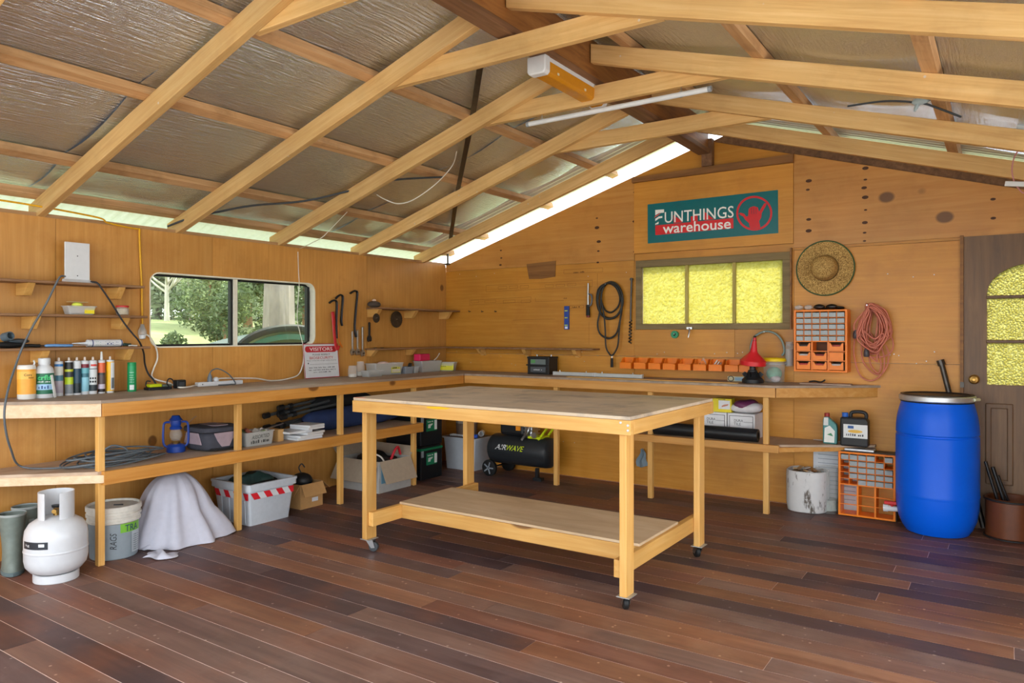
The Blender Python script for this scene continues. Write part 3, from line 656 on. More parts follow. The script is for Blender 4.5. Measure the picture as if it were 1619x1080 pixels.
MB().prism([(FX-.006, CHY+.02), (FX-.045, CHY+.01), (.003, CHY-FX+.07), (.003, CHY-FX+.03)], 2, .492, .540).build('shelf_end_rail', 'pine_pale', t, world=True, bevel=.003)
for y in (-3.905, -2.975, -2.035, -1.16): MB().bx(.556, .597, y-.019, y+.019, 0, .882).build('leg', 'pine_z', t, world=True, bevel=.003)
t2 = thing('workbench', 'pine workbench along the back wall under the yellow window and orange bins', 'workbench', (2.3, -.25, 0))
MB().prism([(.006, -.003), (FX+.003, FY), (3.57, FY), (4.22, -.003)], 2, BT-.018, BT).build('worktop', 'bench_top', t2, world=True)
MB().bx(FX-.002, 3.575, FY+.004, FY+.044, .887, BT-.018).build('front_rail', 'pine_fascia_x', t2, world=True, bevel=.003)
MB().prism([(3.58, FY+.01), (3.58, FY+.06), (4.14, -.003), (4.20, -.003)], 2, .887, BT-.018).build('end_rail', 'pine_fascia_x', t2, world=True, bevel=.003)
MB().bx(1.75, 3.28, -.44, -.40, BT+.0, BT+.006).build('edge_strip', C('#d9a95a', .5), t2, world=True)
MB().prism([(2.45, -.003), (2.45, FY+.04), (3.56, FY+.04), (4.19, -.06), (4.19, -.003)], 2, .515, .531).build('lower_shelf', 'shelf_top', t2, world=True)
MB().bx(2.43, 3.60, FY+.006, FY+.04, .474, .531).build('shelf_rail', 'pine_fascia_x', t2, world=True, bevel=.003)
MB().prism([(3.60, FY+.02), (3.57, FY+.06), (4.08, -.003), (4.16, -.003)], 2, .480, .515).build('shelf_end_rail', 'pine_fascia_x', t2, world=True, bevel=.003)
for x in (1.645, 2.555, 3.495): MB().bx(x-.021, x+.021, FY+.046, FY+.085, 0, .96).build('leg', 'pine_z', t2, world=True, bevel=.003)
# wall shelves
def wshelf_left(y0, y1, z, depth, brackets, label, th=.016, bl=.17, bh=.075, m='shelf_board'):
    t = thing('wall_shelf', label, 'shelf', (0, (y0+y1)/2, z))
    MB().bx(.002, depth, y0, y1, z-th, z).build('board', m, t, world=True, bevel=.003)
    for y in brackets: MB().prism([(.002, z-th), (bl, z-th), (bl-.06, z-th-bh), (.002, z-th-bh)], 1, y-.022, y+.022).build('bracket', 'pine_x', t, world=True, bevel=.002)
    return t
SZ = (1.690, 1.488, 1.281)
for z, y1, bk, lb in ((SZ[0], -3.42, (-4.10, -3.56), 'topmost of three short wall shelves left of the window, white panel standing on it'), (SZ[1], -3.40, (-4.07, -3.53), 'middle one of three short wall shelves left of the window'), (SZ[2], -3.38, (-4.02, -3.50), 'lowest of three short wall shelves left of the window, brush lying on it')):
    wshelf_left(-4.75, y1, z, .19, bk, lb)
wshelf_left(-1.185, -.003, 1.612, .20, (-1.15, -.64, -.10), 'short upper shelf in the wall corner above the saw blade', bl=.16)
ts = wshelf_left(-1.20, -.003, 1.228, .15, (-1.16, -.62), 'long thin wall shelf that turns the corner below the saw blade', bl=.12, bh=.06)
MB().bx(.152, 1.86, -.15, -.003, 1.212, 1.228).build('board', 'shelf_board', ts, world=True, bevel=.003)
for u in (765, 836, 915):
    x = PY(u, 560, -.01).x; MB().prism([(-.003, 1.212), (-.12, 1.212), (-.085, 1.17), (-.04, 1.15), (-.04, 1.14), (-.003, 1.14)], 0, x-.02, x+.02).build('bracket', 'pine_x', ts, world=True, bevel=.002)
# ---- table on castors
TX0, TX1, TY0, TY1, TZ = 1.625, 3.515, -2.895, -1.70, .970
t = thing('rolling_workbench', 'pale pine work table on castors standing in the middle of the floor', 'table', ((TX0+TX1)/2, (TY0+TY1)/2, 0))
MB().bx(TX0+.004, TX1-.004, TY0+.004, TY1-.004, TZ-.018, TZ).build('table_top', 'table_top', t, world=True, bevel=.003)
ft = TZ-.0185; fb = .880
MB().bx(TX0, TX1, TY0, TY0+.04, fb, ft).build('apron', 'pine_x', t, world=True, bevel=.003)
MB().bx(TX0, TX1, TY1-.04, TY1, fb, ft).build('apron', 'pine_x', t, world=True, bevel=.003)
MB().bx(TX0, TX0+.04, TY0+.041, TY1-.041, fb, ft).build('apron', 'pine_y', t, world=True, bevel=.003)
MB().bx(TX1-.04, TX1, TY0+.041, TY1-.041, fb, ft).build('apron', 'pine_y', t, world=True, bevel=.003)
LZ = .082
legs = [(TX0+.042, TY0+.042), (TX1-.080, TY0+.042), (TX0+.042, TY1-.132), (TX1-.080, TY1-.132)]
for x, y in legs: MB().bx(x, x+.038, y, y+.09, LZ, TZ-.019).build('leg', 'pine_z', t, world=True, bevel=.004)
sh = .266
for x in (TX0+.0805, TX1-.1185): MB().bx(x, x+.038, TY0+.06, TY1-.04, sh-.088-.012, sh-.012).build('stretcher', 'pine_y', t, world=True, bevel=.003)
SX0, SX1, SY0, SY1 = TX0+.119, TX1-.119, -2.575, -2.03
MB().bx(SX0-.02, SX1+.02, SY0+.002, SY1, sh-.011, sh+.004).build('shelf', 'table_shelf', t, world=True, bevel=.002)
MB().bx(SX0, SX1, SY0, SY0+.038, sh-.10, sh-.012).build('shelf_rail', 'pine_x', t, world=True, bevel=.003)
MB().bx(SX0, SX1, SY1-.038, SY1, sh-.10, sh-.012).build('shelf_rail', 'pine_x', t, world=True, bevel=.003)
for k, (x, y) in enumerate(legs):
    cx, cy = x+.019, y+.045; a = (.35, 2.2, .5, 2.4)[k]
    p = MB().bx(cx-.035, cx+.035, cy-.045, cy+.045, LZ-.004, LZ).build('castor', 'galvanised', t, world=True)
    Mx = Matrix.Translation((cx, cy, 0)) @ Matrix.Rotation(a, 4, 'Z')
    q = MB()
    for s_ in (-.019, .019): q.prism([(-.02, LZ-.004), (.03, LZ-.004), (.045, .028), (.02, .024)], 1, s_-.0015, s_+.0015, Mx)
    q.tube([(0, 0, LZ-.004), (0, 0, LZ-.014)], .018, 12, M=Mx).build('castor_fork', 'steel', p, world=False)
    MB().lathe([(.010, -.014), (.026, -.014), (.031, -.010), (.031, .010), (.026, .014), (.010, .014)], 20, M=Mx @ Matrix.Translation((.03, 0, .0315)) @ Matrix.Rotation(PI/2, 4, 'X')).build('castor_wheel', 'dark_grey' if k in (0, 2) else 'black_rubber', p, smooth=True)
for p in [o for o in bpy.data.objects if o.name.startswith('castor') and o.parent and o.parent.name.startswith('castor')]:
    p.location = -Vector(t.location)
# screws and paint on the table
mb = MB()
for u, v in ((981, 668.5), (992.5, 673), (992.5, 681)): 
    p = PY(u, v, TY0); mb.lathe([(.007, 0), (.005, .0015), (.001, .0015)], 10, M=Matrix.Translation((p.x, TY0, p.z)) @ Matrix.Rotation(PI/2, 4, 'X'))
o = mb.build('screws', 'galvanised', t, world=True); o['kind'] = 'stuff'
mb = MB(); p = PY(695, 637.5, TY0)
mb.prism([(p.x-.09, TZ-.0225), (p.x-.1, TZ-.03), (p.x-.03, TZ-.034), (p.x+.05, TZ-.03), (p.x+.08, TZ-.022), (p.x, TZ-.019)], 1, TY0-.0008, TY0)
mb.build('paint_drip', C('#f2b90f', .5), t, world=True)
mb = MB().prism([(TX0+.005, TY0+.005), (TX0+.1, TY0+.005), (TX0+.11, TY0+.015), (TX0+.02, TY0+.03)], 2, TZ, TZ+.0006); mb.build('red_mark', C('#d8432f', .6), t, world=True)
# ================================================================ LEFT SIDE: WALL AND BENCH TOP
def depth(p): return -_s*(p[0]-CAM[0])+_c*(p[1]-CAM[1])
def yl(u, x): return PX(u, 500, x).y          # y on the plane x, under pixel column u
def xb(u, y): return PY(u, 500, y).x          # x on the plane y
def msz(px, p): return px*depth(p)/FPX        # pixels -> metres at p
def bent(pts, r, m, name, parent=None, n=6, seg=8, **k):
    return MB().tube(bez(pts, n), r, seg).build(name, m, parent, smooth=True, world=parent is not None, ang=60)
# white panel on the top shelf
p = Vector((.12, yl(122, .12), SZ[0]))
t = thing('upright_panel', 'white upright rectangular panel with flared foot on the topmost wall shelf', 'panel', p)
MB().box((.0, 0, .128), (.010, .15, .255)).build('panel', 'white_paint', t, bevel=.003)
MB().prism([(-.02, 0), (.055, 0), (.006, .022), (-.006, .022)], 1, -.085, .078).build('foot', 'white_paint', t)
for z in (.045, .17): MB().lathe([(.004, 0), (.001, .0015)], 8, M=Matrix.Translation((.005, 0, z)) @ Matrix.Rotation(PI/2, 4, 'Y')).build('screw', 'dark_grey', t)
# tub and jar on the middle shelf
mat('pink_content', '#d9c7c4', .7, var=.2)
def open_tub(t, w, d, h, m, taper=.85, wall=.003, rim=.006, name='body', z0=0):
    mb = MB(); q = taper
    o0 = rrect(-w/2*q, w/2*q, -d/2*q, d/2*q, .02*min(1, w/.2)); o1 = rrect(-w/2, w/2, -d/2, d/2, .02*min(1, w/.2)); n = len(o0)
    i0 = [(x*(1-2*wall/w), y*(1-2*wall/d)) for x, y in o0]; i1 = [(x*(1-2*wall/w), y*(1-2*wall/d)) for x, y in o1]
    L_ = [[(x, y, z0) for x, y in o0], [(x, y, z0+h) for x, y in o1]]
    L_ += [[(x*(1+2*rim/w), y*(1+2*rim/d), z0+h) for x, y in o1], [(x*(1+2*rim/w), y*(1+2*rim/d), z0+h+rim) for x, y in o1]] if rim else []
    L_ += [[(x, y, z0+h+rim) for x, y in i1], [(x, y, z0+wall) for x, y in i0]]
    vs = [v for l in L_ for v in l]; fs = []
    for k in range(len(L_)-1):
        for i in range(n): j = (i+1) % n; fs.append((k*n+i, k*n+j, (k+1)*n+j, (k+1)*n+i))
    fs.append(tuple(range(n))[::-1]); fs.append(tuple(range((len(L_)-1)*n, len(L_)*n)))
    mb.add(vs, fs); return mb.build(name, m, t, smooth=True)
p = Vector((.10, yl(125, .10), SZ[1]))
t = thing('plastic_tub', 'small clear tub with yellow sticker on the middle short wall shelf', 'tub', p)
open_tub(t, .085, .17, .05, 'tub_clear')
MB().box((0, 0, .022), (.06, .12, .03)).build('contents', 'pink_content', t, bevel=.008)
MB().box((.039, .045, .026), (.002, .06, .036)).build('sticker', C('#f2dc2a'), t)
MB().ball((0, -.01, .064), (.028, .032, .016)).build('lump', C('#dfe85a'), t, smooth=True)
MB().box((0, -.01, .081), (.05, .11, .003)).build('card', C('#cdb98a'), t)
def jar(t, r, h, m='jar_glass', neck=.86, lid=None, band_=True):
    MB().lathe([(r*.8, 0), (r, .006), (r, h*.74), (r*neck, h*.84), (r*neck, h), (r*neck-.002, h), (r*neck-.002, h*.84), (r-.003, h*.74), (r-.003, .008), (.001, .006)], 20).build('glass_body', m, t, smooth=True)
    MB().lathe([(r*neck+.002, h*.88), (r*neck+.002, h*.91)], 20, cap=False).build('thread', m, t, smooth=True)
    if lid: MB().lathe([(r*neck+.004, h*.9), (r*neck+.004, h+.004), (r*neck, h+.006), (.001, h+.006)], 20).build('lid', lid, t, smooth=True)
p = Vector((.10, yl(193.5, .10), SZ[1])); t = thing('glass_jar', 'squat glass jar with red lid on the middle short wall shelf', 'jar', p)
jar(t, .042, .062, lid=C('#c8322c')); MB().lathe([(.034, .008), (.034, .045), (.001, .045)], 14).build('contents', C('#c9b48e', .7), t)
# lowest short shelf: brush, knives, tube of sealant
z = SZ[2]
p = Vector((.12, yl(14, .12), z)); t = thing('brush_nozzle', 'dark grey vacuum brush nozzle with ring socket on the lowest short shelf', 'nozzle', p)
MB().ball((0, 0, .02), (.04, .085, .02)).build('brush_body', 'black_rubber', t, smooth=True)
MB().lathe([(.026, 0), (.026, .05), (.020, .05), (.020, 0)], 20, M=Matrix.Translation((-.01, -.02, .065)) @ Matrix.Rotation(PI/2-.2, 4, 'Y') @ Matrix.Rotation(-.3, 4, 'X')).build('socket', C('#55646d'), t, smooth=True)
MB().ball((.0, .05, .042), (.035, .06, .016)).build('hood', C('#3c454c'), t, smooth=True)
def stick(name, label, cat, u0, u1, x, z, r, m, extra=None):
    a, b = Vector((x, yl(u0, x), z+r)), Vector((x, yl(u1, x), z+r))
    t = thing(name, label, cat, (x, (a.y+b.y)/2, z))
    MB().tube(bez([a, a*.7+b*.3+Vector((0, 0, .002)), a*.3+b*.7, b], 4), [r*.6]+[r]*11+[r*.6], 10, flat=.8).build('handle', m, t, world=True, smooth=True)
    return t, a, b
t, a, b = stick('trowel', 'black handled tool lying between brush and blue scraper', 'tool', 38, 64, .13, z, .013, 'black_rubber')
MB().tube([b, b+Vector((0, .05, 0))], .005).build('shank', 'dark_steel', t, world=True)
t, a, b = stick('scraper', 'blue handled scraper lying on the lowest short shelf', 'scraper', 71, 115, .14, z, .012, C('#6f9fd6'))
MB().box(b+Vector((0, .05, 0)), (.03, .1, .003)).build('blade', 'steel', t, world=True)
p = Vector((.11, yl(165, .11), z+.025)); t = thing('sealant_tube', 'white sealant tube lying on its side on the lowest short shelf', 'sealant tube', (p.x, p.y, z))
Ml = Matrix.Translation((0, 0, .0245)) @ Matrix.Rotation(-PI/2, 4, 'X')
MB().lathe([(.022, -.11), (.024, -.108), (.024, .108), (.022, .11)], 20, M=Ml).build('tube', 'white_paint', t, smooth=True)
for zz in (-.085, .1): MB().lathe([(.0245, zz), (.0245, zz+.006)], 20, M=Ml, cap=False).build('ring', C('#1f3b7a'), t, smooth=True)
MB().lathe([(.010, -.11), (.008, -.13), (.003, -.2)], 10, M=Ml).build('nozzle', 'white_paint', t, smooth=True)
mb = MB()
vs, fs = text_geo(3, .04, .022); mb.add([(.0246*math.cos(q.y/.0246), q.x-.045, .0245+.0246*math.sin(q.y/.0246)) for q in vs], fs); mb.build('lettering', C('#2d9d86'), t)
mb = MB(); vs, fs = text_geo(8, .09, .02); mb.add([(.0246*math.cos(q.y/.0246), q.x+.04, .0245+.0246*math.sin(q.y/.0246)) for q in vs], fs); mb.build('lettering', C('#3a4c7f'), t)
t, a, b = stick('marker_pen', 'dark capped tube lying right of the white sealant tube', 'tube', 194, 207, .13, z, .012, C('#27403a'))
t, a, b = stick('mixer_nozzle', 'thin pale nozzle lying at the end of the lowest short shelf', 'nozzle', 203, 217, .165, z, .006, C('#d8d8d2'))
# bench row
def cart(u, x, label, bands, r=.024, h=.215, nozzle=.022, tipc='#e8d8cc', vlabel=None, cat='sealant tube', grp='sealant tubes on the bench'):
    p = (x, yl(u, x), BT); t = thing('sealant_tube', label, cat, p, 0, grp)
    MB().lathe([(r*.97, 0), (r, .003), (r, h), (r*.9, h+.002), (.008, h+.004)], 20).build('tube', 'white_paint', t, smooth=True)
    MB().lathe([(.008, h), (.006, h+nozzle), (.003, h+nozzle+.003)], 10).build('nozzle', C(tipc), t, smooth=True)
    for z0, z1, c in bands: MB().lathe([(r+.0006, z0), (r+.0006, z1)], 20, cap=False).build('label_band', C(c, .35), t, smooth=True)
    return t
cart(93, .10, 'white sealant tube with blue top band and purple patches', [(.185, .2, '#2a78c0'), (.13, .185, '#d9d8d0'), (.095, .13, '#4f8296'), (.02, .095, '#b9aebb')])
cart(109, .10, 'black sealant tube with lime green band', [(.012, .07, '#8a9096'), (.07, .115, '#c3dc2c'), (.115, .15, '#3a3d40'), (.15, .165, '#c9d23a'), (.165, .21, '#1e2022')])
cart(121.5, .10, 'white sealant tube with dark navy lower half beside the lime green one', [(.012, .075, '#1c2a30'), (.075, .165, '#26475c'), (.165, .168, '#1e2022')])
cart(134, .10, 'light blue sealant tube with dark red top band', [(.02, .11, '#8fcadc'), (.11, .135, '#3d7686'), (.135, .17, '#67aeba'), (.17, .195, '#7e2230')])
t = cart(147, .11, 'grey and white sealant tube with red mark and round symbols', [(.02, .06, '#2f3a40'), (.06, .16, '#d5d9da'), (.16, .165, '#414a50')])
p = Vector(t.location); a0 = face(p); mb = MB(); band(mb, .0246, .18, .192, a0-.5, a0+1.0, lift=.0012); mb.build('red_mark', C('#d23a2e'), t)
mb = MB()
for i in range(3):
    for j in range(2):
        q = 2*PI; aa = a0-.55+.55*i; zz = .08+.022*j
        mb.add([(.0262*math.cos(aa+.22*math.cos(q*k/10)), .0262*math.sin(aa+.22*math.cos(q*k/10)), zz+.0065*math.sin(q*k/10)) for k in range(10)], [tuple(range(10))])
mb.build('symbols', C('#20262a'), t)
cart(160.5, .11, 'narrow sealant tube with orange band and tall white nozzle cap', [(.01, .03, '#2b2320'), (.03, .06, '#cfc4d4'), (.06, .12, '#5a4a48'), (.12, .135, '#3a3a3c'), (.135, .2, '#e0663a')], r=.021, nozzle=.055, tipc='#eef0f0')
t = cart(174, .11, 'yellow sealant tube with white and grey side label', [(.012, .205, '#f2bb1c')])
a0 = face(t.location); mb = MB(); band(mb, .0246, .02, .2, a0+.15, a0+1.3, lift=.0014); mb.build('side_label', C('#dcdfe2'), t); mb = MB(); band(mb, .0246, .03, .1, a0+.3, a0+1.1, lift=.002); mb.build('side_patch', C('#6c7176'), t)
# spray can
p = (.12, yl(208.5, .12), BT); t = thing('spray_can', 'green spray can standing alone on the bench left of the window', 'spray can', p)
MB().lathe([(.027, 0), (.028, .004), (.028, .17), (.027, .174)], 22).build('can', C('#139457', .35), t, smooth=True)
MB().lathe([(.0275, .145), (.0275, .192), (.026, .196), (.001, .196)], 22).build('cap', C('#0f8a4c', .4), t, smooth=True)
a0 = face(p); mb = MB(); band(mb, .028, .012, .045, a0-.5, a0+.5, lift=.001); mb.build('barcode', C('#e6e9e6'), t)
mb = MB()
for k, zz in enumerate((.13, .11, .095, .08, .065)): wrap_text(mb, 5+k, .028, zz, a0, .03, .007, lift=.0012)
mb.build('lettering', C('#a9d8bd'), t)
# orange and white bottles
p = (.16, yl(42, .16), BT); t = thing('cleaner_bottle', 'translucent bottle with orange label and no cap at the bench end', 'bottle', p)
MB().lathe([(.044, 0), (.048, .006), (.048, .185), (.045, .198), (.041, .203), (.001, .203)], 24).build('bottle', C('#e6e2da', .35), t, smooth=True)
MB().lathe([(.0486, .03), (.0486, .178)], 24, cap=False).build('label', C('#f0a63a', .4), t, smooth=True)
MB().lathe([(.0490, .12), (.0490, .165)], 24, cap=False).build('label_top', C('#f5bb52', .4), t, smooth=True)
a0 = face(p); mb = MB(); wrap_text(mb, 'Cora', .051, .145, a0+.15, .04, .014, lift=.0012); mb.build('lettering', C('#3a3020'), t)
mb = MB(); wrap_text(mb, 5, .051, .13, a0+.5, .03, .014, lift=.0012); mb.build('lettering', C('#a56a14'), t)
MB().tube([(.02, .03, .2), (.02, .035, .215), (.02, .03, .23)], .005).build('spout', 'white_paint', t)
p = (.16, yl(70, .16), BT); t = thing('paint_bottle', 'white bottle with ribbed cap and green label beside the orange bottle', 'bottle', p)
MB().lathe([(.047, 0), (.051, .006), (.051, .16), (.046, .18), (.032, .195), (.028, .2), (.028, .206)], 24).build('bottle', 'white_paint', t, smooth=True)
MB().lathe([(.032, .203), (.033, .238), (.030, .241), (.001, .241)], 24).build('cap', 'white_paint', t, smooth=True)
MB().lathe([(.0516, .025), (.0516, .15)], 24, cap=False).build('label', C('#1f6b4c', .4), t, smooth=True)
MB().lathe([(.0520, .05), (.0520, .085)], 24, cap=False).build('label_picture', C('#9cc3e6', .4), t, smooth=True)
a0 = face(p); mb = MB(); wrap_text(mb, 'crfls', .052, .125, a0, .07, .03, lift=.0015, bold=.02); mb.build('lettering', C('#4fd07e'), t)
mb = MB(); wrap_text(mb, 11, .052, .1, a0, .07, .009, lift=.0015); mb.build('lettering', C('#dfe8e2'), t)
mb = MB(); wrap_text(mb, 4, .052, .068, a0, .06, .022, lift=.0015); mb.build('lettering', C('#2b4f86'), t)
MB().box((.048, .030, .07), (.006, .014, .14), (.18, .0, .3)).build('stirrer', C('#d8d8d4'), t)
# charger, plug, power board
p = (.12, yl(250, .12), BT); t = thing('battery_charger', 'lime green and black cordless battery charger on the bench below the window', 'charger', p)
MB().box((0, 0, .010), (.07, .17, .02)).build('base', 'black_plastic', t, bevel=.006)
MB().box((0, -.03, .03), (.06, .09, .022), (0, 0, 0)).build('housing', C('#c9d614', .4), t, bevel=.008)
MB().box((0, .05, .026), (.062, .07, .016)).build('dock', C('#5d6a60', .5), t, bevel=.005)
p = (.12, yl(284, .12), BT); t = thing('plug_adapter', 'small black power adapter block beside the lime green charger', 'adapter', p)
MB().box((0, 0, .03), (.05, .075, .06), (0, 0, .1)).build('block', 'black_plastic', t, bevel=.008)
MB().box((.026, 0, .03), (.002, .04, .03)).build('rating_label', 'dark_grey', t)
ya, yb_ = yl(311, .10), yl(381, .10)
t = thing('power_board', 'white power board with plugs on the bench under the window', 'power board', (.10, (ya+yb_)/2, BT))
MB().box((0, 0, .016), (.055, yb_-ya, .032)).build('case', 'white_paint', t, bevel=.006)
MB().lathe([(.005, 0), (.001, .002)], 8, M=Matrix.Translation((.0275, -(yb_-ya)/2+.03, .016)) @ Matrix.Rotation(PI/2, 4, 'Y')).build('reset_switch', 'dark_grey', t)
MB().lathe([(.019, 0), (.017, .03), (.010, .05), (.008, .06)], 14, c=(0, -.08, .032)).build('grey_plug', C('#6a737b'), t, smooth=True)
MB().ball((0, -.03, .045), (.022, .022, .02)).build('white_plug', 'white_paint', t, smooth=True)
yp = (ya+yb_)/2
# cables on the left
mat('grey_cable', '#5f666b', .5); mat('black_cable', '#22242a', .5); mat('yellow_cable', '#e3a916', .45); mat('white_cable', '#e2ddd2', .5)
def cable(name, label, pts, r, m, n=8): return tag(MB().tube(bez(pts, n), r, 6).build(name, m, smooth=True, ang=80), label, 'cable')
cable('grey_lead', 'grey lead looping from the white power board plug', [(.10, yp-.08, BT+.09), (.11, yp-.07, BT+.115), (.12, yp-.02, BT+.125), (.13, yp+.06, BT+.08), (.14, yp+.11, BT+.01), (.15, yp+.06, BT+.006), (.15, yp-.04, BT+.006)], .005, 'grey_cable')
zc_ = lambda u, v, x: PX(u, v, x)
cable('white_lead', 'white lead running from power board along the bench to behind the sign', [(.10, yp-.03, BT+.05), (.09, yp+.05, BT+.05), zc_(380, 598, .07), zc_(405, 598.5, .07), zc_(430, 602, .06), zc_(455, 599, .05), zc_(472, 592, .03), zc_(479, 575, .02), zc_(481, 552, .015)], .006, 'white_cable')
cable('hanging_cord', 'thin pale cord hanging from the ceiling across the window right pane', [zc_(471, 398, .01), zc_(472, 430, .01), zc_(473, 450, .012), zc_(471, 480, .01), zc_(470, 505, .01), zc_(474, 525, .012), zc_(479, 545, .012)], .003, 'white_cable')
cable('yellow_cord', 'yellow extension cord hanging down the left wall beside the short shelves', [zc_(221, 363, .02), zc_(220.5, 372, .02), zc_(222, 410, .02), zc_(224, 450, .02), zc_(224.5, 480, .02), zc_(225, 512, .02)], .0065, 'yellow_cable')
cable('eave_cord', 'yellow extension cord lying along the eave above the left wall', [(.06, -5.2, EAVE+.045), (.07, -4.3, EAVE+.06), (.06, -3.7, EAVE+.035), zc_(170, 352, .03), zc_(205, 360, .02), zc_(221, 362, .02)], .006, 'yellow_cable')
p = zc_(225, 524, .025); t = thing('cord_socket', 'clear plastic cord socket with white plug at the end of the yellow cord', 'socket', p)
MB().lathe([(.012, .05), (.016, .03), (.027, .005), (.029, -.02), (.027, -.024)], 16).build('socket', 'tub_clear', t, smooth=True)
MB().lathe([(.02, -.024), (.024, -.026), (.02, -.05), (.01, -.055)], 14).build('plug', 'white_paint', t, smooth=True)
MB().lathe([(.006, .0), (.012, .02), (.009, .045)], 10).build('contacts', 'dark_steel', t, smooth=True)
cable('white_drop_lead', 'white lead dropping from the cord socket to the bench charger', [zc_(226, 528, .03), zc_(236, 532, .03), zc_(246, 548, .03), zc_(249, 566, .03), zc_(243, 583, .03), zc_(240, 594, .04), zc_(246, 600, .07), zc_(268, 606, .09), (.10, yl(277, .1), BT+.012), (.16, yl(284, .16), BT+.008), (.16, yl(296, .16), BT+.007), (.10, yl(310, .10), BT+.012)], .006, 'white_cable')
cable('charger_lead', 'black lead curling beside the lime green charger', [zc_(238, 603, .1), zc_(232, 603, .1), zc_(231, 610, .1), (.14, yl(236, .14), BT+.008), (.17, yl(250, .17), BT+.006), (.17, yl(268, .17), BT+.006), zc_(264, 606, .17), zc_(267, 599, .16), zc_(273, 601, .15), (.14, yl(276, .14), BT+.012), (.12, yl(281, .12), BT+.02)], .0045, 'black_cable')
cable('panel_lead', 'dark lead dropping right from the white panel past the shelves', [zc_(142, 446, .14), zc_(153, 447, .2), zc_(162, 458, .215), zc_(178, 482, .215), zc_(195, 509, .215), zc_(210, 528, .215), zc_(220, 540, .205), zc_(227, 557, .10), zc_(229, 575, .05), zc_(234, 590, .05), zc_(242, 600, .08), (.10, yl(248, .1), BT+.03)], .006, 'black_cable')
gp = [zc_(103, 437, .14), zc_(96, 437, .2), zc_(90, 446, .215), zc_(72, 482, .22), zc_(52, 516, .23), zc_(36, 548, .24), zc_(24, 580, .3), zc_(14, 615, .42)]
gp = gp[:6]+[PD(u, v, d) for u, v, d in ((24, 580, 4.20), (13, 615, 4.10), (7, 650, 4.04), (9, 680, 4.06), (17, 710, 4.14), (32, 737, 4.30))]
gp += [Vector((.30, CHY-.12, .566)), Vector((.36, CHY+.06, .566))]
cable('grey_panel_lead', 'long grey lead falling from the white panel to the lower shelf coil', gp, .006, 'grey_cable')
# coil of grey cable on the lower shelf
t = thing('cable_coil', 'loose coil of grey cable on the lower shelf at the bench end', 'cable coil', (.36, -3.72, .558))
rr = random.Random(5)
for k in range(9):
    rx, ry = rr.uniform(.09, .17), rr.uniform(.17, .30); cx, cy = rr.uniform(-.03, .03), rr.uniform(-.05, .06); z0 = .007+.006*k
    pts = [(cx+rx*math.cos(a), cy+ry*math.sin(a), z0+.012*math.sin(a*2+k)+.008) for a in [2*PI*i/14 for i in range(14)]]
    MB().tube(bez(pts, 4, True), .0055, 6, True).build('loop', 'grey_cable', t, smooth=True)
bent([(.36, CHY+.06, .568), (.45, CHY+.10, .57), (.47, CHY+.2, .575), (.40, CHY+.28, .63), (.33, CHY+.22, .66), (.30, CHY+.15, .60), (.36, CHY+.12, .57), (.46, CHY+.3, .57)], .006, 'grey_cable', 'loose_end', t)
# biosecurity sign
a_, b_ = yl(481.5, .06), yl(536.5, .06); zt = PX(536, 543, .06).z
p = (.065, (a_+b_)/2, BT); t = thing('biosecurity_sign', 'white visitors biosecurity sign with red heading leaning on the wall', 'sign', p)
W_, H_ = b_-a_, .30
Ms = Matrix.Translation((0, 0, .003)) @ Matrix.Rotation(-.10, 4, 'Y')
MB().box((0, 0, H_/2), (.004, W_, H_), M=Ms).build('board', 'white_paint', t)
MB().ring(rrect(-W_/2, W_/2, 0, H_, .004), rrect(-W_/2+.006, W_/2-.006, .006, H_-.006, .003), 0, .002, .0032, Ms).build('border', C('#b0303a'), t)
MB().prism(rrect(-W_/2+.02, W_/2-.02, H_-.075, H_-.022, .024), 0, .002, .003, Ms).build('heading_panel', C('#bf2a34'), t)
def line(txt, y, w, h, c, bold=0.0, name='lettering', lift=.0032, cx=0.0):
    mb = MB(); text_on(mb, txt, Ms @ frame((lift, cx, y), (0, 1, 0), (0, 0, 1)), w, h, bold=bold); mb.build(name, C(c), t)
line('VISITORS', H_-.048, W_*.66, .030, '#f6f2f2', .006, lift=.0042)
line('PLEASE RESPECT', H_-.096, W_*.5, .014, '#2c2c30', .003)
line('BIOSECURITY', H_-.124, W_*.68, .023, '#b8323a', .006)
line('Please contact the manager before entering', H_-.148, W_*.84, .011, '#2c2c30')
line(34, H_-.208, W_*.74, .010, '#55555c')
line(38, H_-.228, W_*.78, .010, '#55555c')
line(22, H_-.248, W_*.5, .010, '#55555c')
MB().box((.0028, -W_/2+.045, H_-.170), (.001, .01, .012), M=Ms).build('phone_mark', C('#3a3a40'), t)
MB().box((.0028, .02, H_-.180), (.001, W_*.8, .002), M=Ms).build('rule_line', C('#6a6a70'), t)
